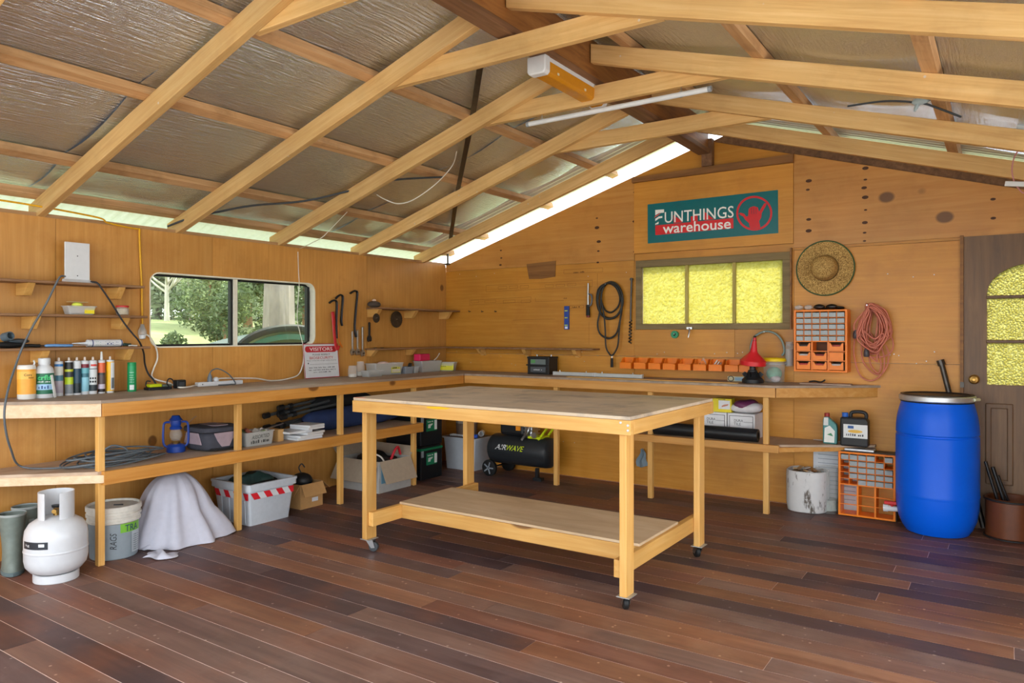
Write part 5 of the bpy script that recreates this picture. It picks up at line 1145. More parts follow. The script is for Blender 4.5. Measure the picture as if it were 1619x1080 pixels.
# grey tub with lid clutter
t = thing('storage_tub', 'plain grey storage tub in the corner carrying a dirty bucket', 'tub', (.46, -.21, 0), .0)
open_tub(t, .40, .30, .31, 'tub_grey', .88, wall=.006, rim=.014)
MB().box((0, 0, .318), (.41, .31, .014)).build('lid', C('#6a5c50', .8, var=.25), t, bevel=.004)
MB().tube([(.12, -.13, .345), (.2, -.1, .345)], .02, 10).build('blue_handle', C('#1f50b5'), t, smooth=True)
rr = random.Random(3)
for k in range(6): MB().tube([(-.15+.02*k, -.10+.01*k, .334), (-.13+.03*k, -.06-.01*k, .338)], .009, 6).build('white_scrap', 'white_paint', t)
t = thing('dirty_bucket', 'dirty grey bucket with brown crust on the corner storage tub', 'bucket', (.43, -.19, .3255)); MB().lathe([(.10, 0), (.115, .2), (.12, .205), (.108, .205), (.095, .01)], 24).build('bucket', C('#93887c', .8, var=.3), t, smooth=True); MB().lathe([(.1035, .02), (.112, .13)], 24, cap=False).build('crust', C('#6b5648', .9, var=.3), t, smooth=True)
p = Vector((.60, -.16, .326)); t = thing('pipe_offcut', 'short white pipe offcut on the corner storage tub', 'pipe', p, .0); MB().lathe([(.028, -.05), (.028, .05), (.023, .05), (.023, -.05)], 18, M=Matrix.Translation((0, 0, .029)) @ Matrix.Rotation(PI/2, 4, 'X') @ Matrix.Rotation(.5, 4, 'Y')).build('pipe', 'white_paint', t, smooth=True)
# compressor
yc = -.27; x0, x1 = xb(768, yc-.1), xb(869, yc-.1)
t = thing('air_compressor', 'black air compressor with yellow handle on the floor in the corner', 'compressor', ((x0+x1)/2, yc, 0)); L_ = x1-x0
TK = mat('tank_black', '#2b2e31', .4, var=.1)
Mt = Matrix.Translation((0, 0, .25)) @ Matrix.Rotation(PI/2, 4, 'Y'); R = .145
MB().lathe([(.001, -L_/2), (.06, -L_/2+.004), (.11, -L_/2+.02), (R*.95, -L_/2+.045), (R, -L_/2+.08), (R, L_/2-.08), (R*.95, L_/2-.045), (.11, L_/2-.02), (.06, L_/2-.004), (.001, L_/2)], 36, M=Mt).build('tank', TK, t, smooth=True)
for s_ in (-1, 1):
    w2 = MB().lathe([(.02, -.02), (.06, -.02), (.078, -.016), (.078, .016), (.06, .02), (.02, .02)], 28, M=Matrix.Translation((-L_/2+.09, s_*.16, .078)) @ Matrix.Rotation(PI/2, 4, 'X')).build('wheel', 'black_rubber', t, smooth=True)
    for k in range(5):
        a = 2*PI*k/5; MB().box((-L_/2+.09+.032*math.cos(a), s_*.182, .078+.032*math.sin(a)), (.05, .004, .012), (0, -a, 0)).build('spoke', 'grey_plastic', w2)
MB().tube([(-L_/2+.09, -.17, .078), (-L_/2+.09, .17, .078)], .008, 8).build('axle', 'dark_steel', t)
MB().box((L_/2-.14, -.09, .06), (.03, .03, .11)).box((L_/2-.12, -.10, .015), (.09, .05, .03)).build('foot', 'black_plastic', t)
MB().box((-.06, 0, .47), (.28, .2, .15), (0, .0, 0)).build('motor_cover', 'black_plastic', t, bevel=.03)
MB().box((.02, -.105, .47), (.05, .01, .04)).build('orange_label', C('#f0941a'), t)
MB().box((.10, -.02, .46), (.12, .12, .16)).build('pump', 'steel', t, bevel=.02)
for k in range(4): MB().box((.10, -.02, .42+.035*k), (.14, .14, .01)).build('cooling_fin', 'steel', t)
MB().tube(bez([(.13, -.09, .52), (.14, -.12, .46), (.10, -.13, .4), (.08, -.14, .37)], 5), .012, 8).build('air_pipe', 'steel', t, smooth=True)
for s_ in (-1, 1): MB().tube([(L_/2-.14, s_*.07, .375), (L_/2-.0, s_*.07, .55), (L_/2+.04, s_*.07, .56)], .012, 8).build('handle_bar', C('#cfe01e', .4), t, smooth=True)
MB().box((L_/2-.17, -.02, .395), (.14, .16, .02)).build('mount_plate', C('#cfe01e', .4), t)
MB().lathe([(.028, 0), (.028, .02), (.001, .02)], 16, M=Matrix.Translation((L_/2-.16, -.10, .42)) @ Matrix.Rotation(PI/2, 4, 'X')).build('gauge', 'steel', t, smooth=True)
def tanktext(txt, cx, w, h, c, zc=.285):
    vs, fs = text_geo(txt, w, h, shear=.3, bold=.008); mb = MB(); a1 = math.asin((zc-.25)/R)
    mb.add([(cx+q.x, -(R+.0015)*math.cos(a1+q.y/R), .25+(R+.0015)*math.sin(a1+q.y/R)) for q in vs], fs); mb.build('lettering', C(c), t)
xm = (xb(805, yc-R), ); xo = t.location.x
xa_, xm_, xz_ = xb(782, yc-R)-xo, xb(800, yc-R)-xo, xb(828, yc-R)-xo
tanktext('AIR', (xa_+xm_)/2, xm_-xa_-.005, .05, '#e8eaea'); tanktext('WAVE', (xm_+xz_)/2, xz_-xm_-.005, .05, '#d3e61c')
# ================================================================ BACK WALL
def W(u, v, y=-.012): return PY(u, v, y)
def banner_px(x, y, dy=-.0155): return PY(1020+x/7.36, 290+y/7.36, dy)
def flat_px(mb, pts, y0, th=.0008, cv=banner_px):
    P = [cv(a, b) for a, b in pts]; mb.prism([(q.x, q.z) for q in P], 1, y0-th, y0); return mb
bc = banner_px(790, 690); t = thing('shop_banner', 'teal lettered banner with red hand emblem above the yellow window', 'banner', (bc.x, -.0125, bc.z))
MB().prism([(q.x, q.z) for q in [banner_px(*c) for c in ((28, 245), (30, 700), (1550, 578), (1545, 75))]], 1, -.0145, -.0125).build('sheet', C('#0a6a70', .28), t, world=True)
flat_px(MB(), ((118, 490), (1025, 403), (1028, 522), (118, 603)), -.0146).build('red_block', C('#d8252a', .35), t, world=True)
for pts in (((330, 370), (435, 440), (432, 452), (332, 462)), ((530, 385), (610, 370), (612, 440), (530, 450)), ((690, 330), (800, 415), (690, 428)),): flat_px(MB(), pts, -.0146).build('red_shade', C('#d8252a', .35), t, world=True)
def btext(txt, pl, pr, h, c, bold=.004, name='lettering', lift=-.0162):
    a, b = banner_px(*pl), banner_px(*pr); m = (a+b)/2; mb = MB()
    text_on(mb, txt, frame((m.x, lift, m.z), (b.x-a.x, 0, b.z-a.z), (0, 0, 1)), (b-a).length, h, bold=bold); mb.build(name, C(c, .4), t, world=True)
btext('UNTHINGS', (228, 398), (1030, 328), .098, '#f2f4f2')
flat_px(MB(), ((118, 310), (220, 302), (220, 340), (160, 346), (118, 372)), -.0156).build('letter_f_top', C('#f2f4f2', .4), t, world=True)
flat_px(MB(), ((118, 412), (160, 385), (200, 380), (200, 402), (160, 408), (118, 440)), -.0156).build('letter_f_bar', C('#f2f4f2', .4), t, world=True)
flat_px(MB(), ((118, 470), (158, 445), (155, 472), (118, 482)), -.0156).build('letter_f_foot', C('#f2f4f2', .4), t, world=True)
flat_px(MB(), ((105, 405), (120, 378), (185, 342), (165, 362)), -.0166).build('letter_f_flash', C('#e0574c', .4), t, world=True)
btext('warehouse', (205, 528), (998, 466), .088, '#f2f4f2', .012)
ring_o, ring_i = [], []
for k in range(40):
    a = 2*PI*k/40; q = banner_px(1270+210*math.cos(a), 347+203*math.sin(a)); ring_o.append((q.x, q.z)); q = banner_px(1270+186*math.cos(a), 347+178*math.sin(a)); ring_i.append((q.x, q.z))
MB().ring(ring_o, ring_i, 1, -.0156, -.0146).build('emblem_ring', C('#cf1e28', .35), t, world=True)
flat_px(MB(), ((1092, 352), (1106, 340), (1150, 352), (1178, 388), (1200, 378), (1203, 300), (1225, 278), (1265, 265), (1310, 278), (1326, 330), (1385, 232), (1408, 228), (1412, 248), (1356, 345), (1352, 395), (1325, 440), (1340, 500), (1330, 520), (1225, 525), (1212, 490), (1208, 462), (1165, 425), (1140, 385), (1105, 368)), -.0146).build('emblem_hand', C('#d3222a', .35), t, world=True)
for x in (1238, 1265, 1292): flat_px(MB(), ((x-3, 285), (x+3, 285), (x+3, 355), (x-3, 355)), -.0158).build('finger_line', C('#6a2a3c', .35), t, world=True)
# pencil outlines and writing on the back wall
mb = MB()
def pl_(u, v): return PY(700+u/4.5, 380+v/4.5, -.001)
def pline(a, b, w=.0022):
    a, b = pl_(*a), pl_(*b); d = (b-a).normalized(); n = Vector((-d.z, 0, d.x))*w/2
    mb.add([a-n, a+n, b+n, b-n], [(0, 1, 2, 3)])
def prect(x0, y0, x1, y1, sl=-.05):
    dy = (x1-x0)*sl; pline((x0, y0), (x1, y0+dy)); pline((x1, y0+dy), (x1, y1+dy)); pline((x1, y1+dy), (x0, y1)); pline((x0, y1), (x0, y0))
prect(308, 322, 1065, 366); prect(190, 425, 628, 460)
for x0, y0 in ((395, 330), (474, 326), (550, 324), (728, 318), (806, 314), (888, 308)): prect(x0, y0, x0+60, y0+18)
for x0, w_ in ((200, 55), (298, 80), (430, 85), (558, 65)): prect(x0, 428, x0+w_, 446)
prect(862, 210, 1138, 238); pline((1100, 236), (1100, 480)); prect(900, 466, 1002, 486); pline((660, 410), (660, 436)); pline((660, 436), (860, 430)); pline((1040, 580), (1040, 740)); pline((500, 568), (800, 560))
o = mb.build('pencil_outlines', C('#7a4a1c', .7), wall_back); o['kind'] = 'stuff'
mb = MB()
for s_, c_, w_ in ((10, (970, 226), .12), (8, (950, 474), .09), (4, (873, 412), .04)): q = pl_(*c_); text_on(mb, s_, frame((q.x, -.0012, q.z), (1, 0, .03), (0, 0, 1)), w_, .014, shear=.3)
mb.build('pencil_writing', C('#4c2c10', .7), wall_back)['kind'] = 'stuff'
# screw holes and knots down the gable sheets
mb = MB()
rr = random.Random(4)
for u, vs_ in ((793, (396, 408, 419)), (945, (382, 397, 415, 345, 360)), (1367, (266, 284, 297, 312, 332, 352, 368, 381)), (1277, (286, 300, 347, 365)), (1570, (315, 345)), (1005, (304, 330, 350, 398))):
    for v in vs_:
        q = PY(u+rr.uniform(-2, 2), v, -.0066); r = rr.uniform(.008, .02)
        mb.add([(q.x+r*1.3*math.cos(2*PI*k/10), -.0070, q.z+r*.75*math.sin(2*PI*k/10)) for k in range(10)], [tuple(range(10))])
mb.build('plugged_holes', C('#4a2a12', .6), wall_back)['kind'] = 'stuff'
mb = MB()
for u, v, n in ((1250, 480, 0),):
    pass
for i in range(60):
    u, v = rr.uniform(720, 1500), rr.choice((434, 560, 575, 700))+rr.uniform(-4, 4); q = PY(u, v, -.0005)
    mb.add([(q.x+.004*math.cos(2*PI*k/6), -.0052, q.z+.004*math.sin(2*PI*k/6)) for k in range(6)], [tuple(range(6))])
mb.build('nail_heads', 'galvanised', wall_back)['kind'] = 'stuff'
a, b = W(832, 416), W(878, 439)
MB().prism([(a.x, a.z-.01), (b.x, a.z+.005), (b.x-.005, b.z+.01), ((a.x+b.x)/2, b.z-.005), (a.x+.03, b.z)], 1, -.008, -.001).build('patch', 'brown_rail', wall_back)
mb = MB()
for u in (743, 763, 784): q = W(u, 494); mb.tube([(q.x, 0, q.z+.01), (q.x, -.03, q.z+.005), (q.x, -.035, q.z+.02)], .003, 6)
for k, u in enumerate((743, 763, 784)): q = W(u, 494); tag(MB().tube([(q.x, 0, q.z+.01), (q.x, -.03, q.z+.005), (q.x, -.035, q.z+.02)], .0035, 6).build('wall_hook', 'dark_steel'), ['small empty wall hook nearest the wall corner', 'middle of three small empty wall hooks', 'small empty wall hook furthest from the wall corner'][k], 'hook', 'empty wall hooks')
# level
a, b = W(892, 484, -.02), W(899, 521, -.02); t = thing('spirit_level', 'small blue spirit level hanging on the back wall', 'level', ((a.x+b.x)/2, -.012, b.z))
w_, h_ = b.x-a.x, a.z-b.z
MB().box((0, 0, h_/2), (w_, .022, h_)).build('body', C('#27479a', .4), t, bevel=.003)
for z in (.18, .5, .8): MB().tube([(-w_*.3, -.012, h_*z), (w_*.3, -.012, h_*z)], .006, 8).build('vial', C('#c9d86a', .2), t)
MB().box((0, -.0115, h_*.08), (w_*.6, .001, .02)).build('label', C('#dfe6f2'), t)
# caulking gun-like torch
q = W(932, 450); t = thing('grease_gun', 'silver and black hand gun with hooked handle hanging on the back wall', 'tool', (W(931, 500).x, -.03, W(931, 500).z))
zz = lambda v: W(931, v).z-t.location.z
MB().tube([(0, 0, zz(484)), (.0, 0, zz(462)), (.002, 0, zz(448))], [.011, .009, .007], 10).build('barrel', 'steel', t, smooth=True)
MB().tube(bez([(0.005, 0, zz(465)), (.035, 0, zz(467)), (.042, 0, zz(474)), (.03, 0, zz(482)), (.008, 0, zz(484))], 5), .008, 8).build('hook_handle', C('#5d6066'), t, smooth=True)
MB().tube([(0, 0, zz(482)), (.002, 0, zz(499))], [.017, .02], 10).build('grip', 'black_rubber', t, smooth=True)
MB().tube([(.002, 0, zz(499)), (.002, 0, zz(502))], .017, 10).build('end_cap', C('#7c2a1c'), t)
# black hose coil
t = thing('hose_coil', 'black welding cable coil hanging on the back wall beside the auger', 'cable coil', (W(964, 460).x, -.03, W(964, 450).z))
def loop(pts, r, m, name, closed=True, seg=6, y=-.03):
    return MB().tube(bez([PY(u, v, yy) for u, v, yy in [(p + (y,)) if len(p) == 2 else p for p in pts]], 7, closed), r, seg, closed).build(name, m, t, smooth=True, world=True, ang=80)
mat('hose_black', '#2a2b29', .55, var=.1)
loop([(964, 447), (976, 452), (983, 470), (982, 488), (972, 502), (958, 502), (947, 490), (943.5, 472), (948, 455)], .010, 'hose_black', 'loop')
loop([(965, 446), (978, 453), (984.5, 470), (983, 486), (974, 500), (960, 504), (949, 494), (945, 474), (950, 456)], .010, 'hose_black', 'loop', y=-.048)
loop([(962, 448), (974, 455), (980, 470), (977, 485), (966, 494), (956, 489), (950, 472), (953, 456)], .008, 'hose_black', 'loop', y=-.022)
loop([(962, 447), (952, 460), (949, 490), (945, 512), (949, 528), (962, 535), (974, 528), (980, 508), (983, 480), (976, 455)], .009, 'hose_black', 'loop', y=-.04)
loop([(950, 470), (955, 500), (957, 525), (958, 548), (963, 559), (967.5, 562), (972, 557), (977, 545), (979, 520), (982, 490), (983, 470)], .008, 'hose_black', 'tail', False, y=-.052)
q = PY(967.5, 561, -.052); MB().tube([q, q-Vector((0, 0, .03))], .005, 8).build('ferrule', 'steel', t, world=True); MB().tube([q-Vector((0, 0, .03)), q-Vector((0, 0, .115))], [.012, .014], 10).build('electrode_grip', 'black_rubber', t, world=True, smooth=True)
q = PY(959, 449, -.03); MB().tube([(q.x, 0, q.z), (q.x, -.06, q.z)], .004, 6).build('nail', 'steel', t, world=True)
# auger
a, b = W(998, 442, -.02), W(994, 543, -.02); t = thing('auger_bit', 'long rusty auger bit hanging left of the yellow window', 'auger', ((a.x+b.x)/2, -.02, b.z)); L_ = a.z-b.z
MB().tube([(.016, 0, L_), (.006, 0, L_*.36)], .009, 8).build('shank', 'dark_steel', t, smooth=True); MB().tube([(.016, -.012, L_+.002), (.016, .01, L_+.002)], .014, 10).build('eye', 'dark_steel', t, smooth=True)
MB().tube([(.006*(1-k/60)+.011*math.cos(k*.75), .011*math.sin(k*.75), L_*.36*(1-k/60)) for k in range(61)], .006, 5).build('flute', 'dark_steel', t, smooth=True)
# car battery
y = -.20; x0, x1 = xb(834, y), xb(868, y); t = thing('car_battery', 'black car battery with grey and green labels on the back bench', 'battery', ((x0+x1)/2, y+.08, BT))
MB().box((0, 0, .075), (x1-x0, .16, .15)).build('case', 'black_plastic', t, bevel=.004); MB().box((0, 0, .158), (x1-x0+.008, .168, .02)).build('lid', 'black_plastic', t, bevel=.004)
for s_ in (-1, 1): MB().lathe([(.010, .168), (.008, .185), (.001, .186)], 10, c=(s_*.08, .03, 0)).build('terminal', 'steel', t, smooth=True)
MB().box((.0, -.082, .118), (.17, .003, .05)).build('top_label', C('#6f7a78'), t); MB().box((-.055, -.084, .122), (.05, .002, .03)).build('green_mark', C('#5d9a5a'), t); MB().box((.0, -.082, .045), (.17, .003, .05)).build('front_label', C('#55585c'), t)
mb = MB(); text_on(mb, 7, frame((0, -.084, .045), (1, 0, 0), (0, 0, 1)), .10, .014); mb.build('lettering', C('#c9ccce'), t)
MB().box((0, -.09, .088), (x1-x0+.012, .012, .012)).build('handle', 'black_rubber', t)
# white strips
for u0, u1, y, lb in ((876, 940, -.20, 'shorter white metal strip lying on the back bench'), (941, 1016, -.22, 'longer white metal strip lying on the back bench under the cable')):
    x0, x1 = xb(u0, y), xb(u1, y); t = thing('metal_strip', lb, 'strip', ((x0+x1)/2, y, BT)); MB().box((0, 0, .016), (x1-x0, .04, .032)).build('strip', C('#c8cbc8', .5), t, bevel=.003)
    for s_ in (-1, 1): MB().box((s_*((x1-x0)/2-.004), 0, .016), (.012, .044, .036)).build('end_cap', 'white_paint', t, bevel=.003)
    for s_ in (-.35, .3): MB().lathe([(.006, .032), (.004, .045), (.001, .046)], 8, c=(s_*(x1-x0), 0, 0)).build('screw', 'steel', t)
# orange bins
OR = C('#f58416', .38)
xs_ = [xb(u, -.08) for u in (991, 1013.5, 1036.5, 1059.5, 1084, 1108, 1132.5, 1158, 1181)]
zb0, zb1 = 1.053, 1.150
def bin_thing(x, k):
    lab = ['orange wall bin at the left end of the row, nearly empty', 'second orange wall bin from the left end of the row', 'third orange wall bin from the left end of the row', 'fourth orange wall bin from the left, holding small brown parts', 'middle empty orange wall bin of the row', 'orange wall bin holding dark parts and a clear bag', 'orange wall bin holding grey metal clips', 'second orange wall bin from the right end of the row', 'orange wall bin at the right end, partly behind the red funnel'][k]
    t = thing('storage_bin', lab, 'bin', (x, -.004, zb0), 0, 'orange bins under the yellow window'); w_ = .112; d_ = .105; h_ = zb1-zb0
    mb = MB().bx(-w_/2, w_/2, -d_, -.002, 0, .004).bx(-w_/2, w_/2, -.006, -.002, .004, h_)
    for s_ in (-1, 1): mb.prism([(-.006, .004), (-d_, .004), (-d_-.004, h_*.52), (-d_*.72, h_*.62), (-d_*.5, h_*.95), (-.006, h_)], 0, s_*w_/2-(.004 if s_ > 0 else 0), s_*w_/2+(.004 if s_ < 0 else 0))
    mb.bx(-w_/2, w_/2, -d_-.002, -d_+.002, .0, h_*.52); mb.build('body', OR, t)
    MB().bx(-w_*.46, w_*.46, -d_-.012, -d_, h_*.50, h_*.58).build('lip', OR, t, bevel=.002)
    if k in (1, 3): MB().box((0, -.06, .03), (.07, .06, .04)).build('parts', C('#a07c5a', .8, var=.3), t, bevel=.01)
    if k in (5, 8): MB().box((0, -.06, .03), (.08, .06, .05)).build('parts', C('#3c3a36', .8, var=.3), t, bevel=.012)
    if k == 5: MB().grid(6, 5, lambda s, q: (-.02+.06*s, -.06+.02*q, .05+.06*math.sin(PI*s)*(.6+.4*q))).build('clear_bag', 'tub_clear', t, smooth=True)
    if k == 6:
        for i in range(4): MB().tube([(-.03+.02*i, -.07, .04), (.0+.018*i, -.05, .09-.01*i)], .005, 6).build('clip', 'steel', t)
for k, x in enumerate(xs_): bin_thing(x, k)
MB().bx(xs_[0]-.06, xs_[-1]+.06, -.004, -.0005, zb1-.03, zb1-.015).build('bin_rail', OR, wall_back)
# funnels
y = -.27; x = xb(1190, y); t = thing('black_funnel', 'black ribbed funnel standing upside down on the back bench', 'funnel', (x, y, BT))
MB().lathe([(.078, 0), (.082, .004), (.082, .028), (.076, .032), (.055, .055), (.04, .085), (.036, .088), (.034, .10), (.024, .104), (.022, .15)], 28).build('cone', 'black_plastic', t, smooth=True)
for k in range(8): a = 2*PI*k/8; MB().box((.057*math.cos(a), .057*math.sin(a), .06), (.03, .004, .05), (0, .7, a)).build('rib', 'black_plastic', t)
zt = PY(1190, 572, y).z
t = thing('red_funnel', 'red plastic funnel upturned on the black funnel on the back bench', 'funnel', (x, y, BT+.140)); Mf = Matrix.Rotation(.09, 4, 'Y') @ Matrix.Rotation(.05, 4, 'X')
MB().lathe([(.094, .0), (.1, .002), (.1, .035), (.093, .042), (.07, .065), (.032, .10), (.028, .112), (.014, .20), (.012, .22), (.009, .22), (.011, .20), (.02, .12), (.06, .065), (.085, .04), (.093, .03)], 30, M=Mf, cap=False).build('cone', C('#d4242c', .35), t, smooth=True)
MB().lathe([(.012, .215), (.009, .235), (.001, .235)], 12, M=Mf).build('tip', 'black_rubber', t, smooth=True)
MB().lathe([(.0155, .19), (.0155, .2)], 14, M=Mf, cap=False).build('collar', C('#a81c24', .35), t, smooth=True)
# tub with yellow lid, hose loop, jar, box
y = -.105; x = xb(1224, y); t = thing('clear_bucket', 'clear bucket with yellow lid and green contents behind the funnels', 'bucket', (x, y, BT))
MB().lathe([(.075, 0), (.077, .004), (.086, .165), (.088, .17), (.084, .17), (.074, .006)], 28).build('bucket', 'jar_glass', t, smooth=True)
MB().lathe([(.089, .168), (.091, .172), (.09, .186), (.08, .196), (.001, .196)], 28).build('lid', C('#f5d312', .4), t, smooth=True)
MB().ball((0, -.0, .07), (.06, .06, .055)).build('green_contents', C('#5fa888', .7, var=.3), t, smooth=True); MB().ball((.02, -.04, .03), (.04, .03, .025)).build('pale_contents', C('#d0c4c6', .7, var=.3), t, smooth=True)
mb = MB().tube([(.09*math.cos(a), .09*math.sin(a), .15-.0*a) for a in [face(t.location)-1.5+3*k/16 for k in range(17)]], .0025, 6); mb.build('bail', 'white_paint', t)
t = thing('garden_hose_loop', 'grey green hose loop hung on the wall behind the red funnel', 'hose', (W(1214, 525).x, -.03, W(1214, 560).z))
for dy in (-.02, -.035, -.05): loop([(1187, 562), (1187, 548), (1192, 534), (1203, 526), (1215, 524), (1228, 529), (1237, 541), (1240, 556), (1236, 562)], .0085, C('#7f918b', .5), 'loop', False, y=dy)
q = W(1211, 525); MB().tube([(q.x, 0, q.z), (q.x, -.07, q.z)], .004, 6).build('nail', 'steel', t, world=True)
y = -.06; x = xb(1248, y); t = thing('wall_jar', 'tall glass jar hung on the wall left of the orange organiser', 'jar', (x, y, W(1248, 580, y).z)); jar(t, .034, .2); MB().lathe([(.028, .01), (.028, .14), (.001, .14)], 14).build('contents', C('#9a9490', .8, var=.25), t)
MB().bx(-.03, .03, .034, .06, .17, .18).build('bracket', 'dark_steel', t)
y = -.14; t = thing('printed_packet', 'pale printed packet and wire glasses on the bench beside the funnels', 'packet', (xb(1167, y), y, BT)); MB().box((0, 0, .02), (.16, .05, .04)).build('packet', C('#d9cfa8', .7), t, bevel=.003); MB().box((.02, -.026, .02), (.08, .002, .03)).build('print', C('#8fb0c4'), t)
MB().tube([(-.05+.022*math.cos(a), -.03, .022+.02*math.sin(a)) for a in [2*PI*k/12 for k in range(12)]], .003, 6, True).build('lens_rim', 'dark_grey', t)
p0 = PZ(1300, 604, BT); t = thing('thin_board', 'thin pale board lying on the back bench end', 'board', (3.86, -.14, BT)); MB().box((0, 0, .005), (.36, .12, .008), (0, 0, .05)).build('board', C('#b39a86', .7), t)
t = thing('black_clip', 'small dark twisted wire lying near the thin pale board', 'wire', (3.78, -.06, BT)); MB().tube(bez([(-.06, 0, .01), (-.02, .01, .018), (.03, -.01, .012), (.06, .0, .03)], 5), .006, 6).build('wire', 'black_rubber', t)
# big straw hat
y = -.02; c = W(1304, 424, -.03); t = thing('straw_hat', 'round straw hat with green rim hanging beside the yellow window', 'hat', (c.x, -.012, c.z))
m, nt, b, N, L = _new('straw'); tc = N.new('ShaderNodeTexCoord'); wv = N.new('ShaderNodeTexNoise'); wv.inputs['Scale'].default_value = 160; wv.inputs['Detail'].default_value = 3; L.new(tc.outputs['Object'], wv.inputs['Vector'])
cr = N.new('ShaderNodeValToRGB'); cr.color_ramp.elements[0].color = lin('#7a5826'); cr.color_ramp.elements[1].color = lin('#d2ac66'); cr.color_ramp.elements[0].position = .38; cr.color_ramp.elements[1].position = .62; L.new(wv.outputs[0], cr.inputs[0]); L.new(cr.outputs[0], b.inputs['Base Color']); b.inputs['Roughness'].default_value = .8
bp = N.new('ShaderNodeBump'); bp.inputs['Strength'].default_value = .5; bp.inputs['Distance'].default_value = .004; L.new(wv.outputs[0], bp.inputs['Height']); L.new(bp.outputs[0], b.inputs['Normal'])
Mh = Matrix.Rotation(PI/2, 4, 'X') @ Matrix.Rotation(.0, 4, 'Y')
MB().lathe([(.212, .012), (.17, .004), (.118, .002), (.10, .01), (.096, .06), (.090, .10), (.075, .122), (.045, .132), (.001, .134)], 48, M=Mh, cap=False).build('crown_and_brim', 'straw', t, smooth=True, ang=60)
MB().tube([(.212*math.cos(2*PI*k/48), -.012, .212*math.sin(2*PI*k/48)) for k in range(48)], .005, 6, True).build('rim_binding', C('#3d5a3a', .8), t, smooth=True)
MB().lathe([(.102, .012), (.098, .034)], 40, M=Mh, cap=False).build('hat_band', C('#6b5a34', .8), t, smooth=True)
t = thing('tape_roll', 'green tape roll hung on the wall under the yellow window', 'tape', W(1067, 529, -.02)); MB().lathe([(.033, -.012), (.033, .012), (.012, .012), (.012, -.012)], 24, M=Matrix.Rotation(PI/2, 4, 'X')).build('roll', C('#1d8a60', .4), t, smooth=True); MB().tube([(0, .02, .005), (0, -.02, .005)], .004, 6).build('nail', 'steel', t)
# organiser on the wall and its empty twin on the floor
CL = cloudy('drawer_clear', '#b9c0c2', .75)
def organiser(name, label, x0, z0, yb, full):
    t = thing(name, label, 'organiser', (x0, yb, z0)); Wd, Hd, Dd = .385, .478, .15
    MB().ring([(0, 0), (Wd, 0), (Wd, Hd), (0, Hd)], [(.016, .014), (Wd-.016, .014), (Wd-.016, Hd-.014), (.016, Hd-.014)], 1, -Dd, -.004).build('frame', OR, t, bevel=.003)
    MB().bx(.016, Wd-.016, -.008, -.004, .014, Hd-.014).build('back_panel', C('#6a4220', .6) if full else 'dark_grey', t) if full else None
    if not full: MB().ring([(-.004, -.004), (Wd+.004, -.004), (Wd+.004, Hd+.006), (-.004, Hd+.006)], [(.012, .01), (Wd-.012, .01), (Wd-.012, Hd-.01), (.012, Hd-.01)], 1, -Dd+.02, -.003).build('shell', 'black_plastic', t)
    zs = .235; hh = (Hd-.014-zs)/5; ww = (Wd-.032)/6
    for k in range(1, 6): MB().bx(.016, Wd-.016, -Dd+.001, -.01, zs+hh*k-.002, zs+hh*k+.002).build('rail', OR, t) if k < 5 else None
    for k in range(1, 6): MB().bx(.016+ww*k-.002, .016+ww*k+.002, -Dd+.001, -.01, zs, Hd-.014).build('divider', OR, t)
    MB().bx(.016, Wd-.016, -Dd, -.01, zs-.004, zs+.004).build('rail', OR, t)
    W3 = (Wd-.032)/3; h3 = (zs-.018)/3
    for k in (1, 2): MB().bx(.016+W3*k-.006, .016+W3*k+.006, -Dd, -.01, .014, zs).build('divider', OR, t)
    for k in (1, 2): MB().bx(.016, Wd-.016, -Dd+.004, -Dd+.012 if not full else -.02, .014+h3*k-.003, .014+h3*k+.003).build('rail', OR, t)
    miss = set() if full else {(0, 1), (0, 0), (1, 0), (2, 0), (3, 0), (4, 4), (3, 5)}
    for r in range(5):
        for c_ in range(6):
            if (r, c_) in miss: continue
            xa, za_ = .016+ww*c_+.004, zs+hh*r+.004
            q = MB().bx(xa, xa+ww-.008, -Dd-.002, -.03, za_, za_+hh-.012).build('drawer', 'drawer_clear', t, bevel=.002)
            MB().bx(xa+.006, xa+ww-.014, -Dd-.010, -Dd-.002, za_+hh*.5, za_+hh*.6).build('pull', 'drawer_clear', q)
    if full:
        for r in range(3):
            for c_ in range(3):
                if (r, c_) == (2, 1): continue
                xa = .016+W3*c_+.009; za_ = .014+h3*r+.005; w2 = W3-.018; h2 = h3-.012
                q = MB().prism([(xa, za_), (xa+w2, za_), (xa+w2, za_+h2*.97), (xa+w2*.9, za_+h2*.97), (xa+w2*.78, za_+h2*.55), (xa+w2*.22, za_+h2*.55), (xa+w2*.1, za_+h2*.97), (xa, za_+h2*.97)], 1, -Dd-.012, -Dd-.008) if (r, c_) != (1, 2) else MB().bx(xa, xa+w2, -Dd-.012, -Dd-.008, za_, za_+h2)
                q = q.build('bin_front', OR, t)
                MB().bx(xa+.004, xa+w2-.004, -Dd-.004, -.03, za_, za_+h2*.75).build('bin_contents', C(['#b0392c', '#9a3a30', '#c0b8b4', '#8a2e28', '#3a2c28'][(r*2+c_) % 5], .6, var=.3), q)
    return t
xo0 = PY(1255, 540, -.15).x
organiser('parts_organiser', 'orange wall organiser full of clear drawers and bins beside the window', xo0, 1.073, -.003, True)
t = thing('safety_goggles', 'dark safety goggles lying on top of the orange wall organiser', 'goggles', (xo0+.22, -.09, 1.552))
for s_ in (-1, 1): MB().ball((s_*.045, 0, .022), (.042, .025, .022)).build('lens', C('#231d1a', .2), t, smooth=True)
MB().tube(bez([(.08, .0, .02), (.12, .03, .015), (.1, .05, .01), (-.05, .05, .01)], 5), .008, 6).build('strap', 'black_rubber', t, smooth=True)
t = thing('safety_goggles', 'clear safety goggles lying at the left top of the wall organiser', 'goggles', (xo0+.06, -.09, 1.552))
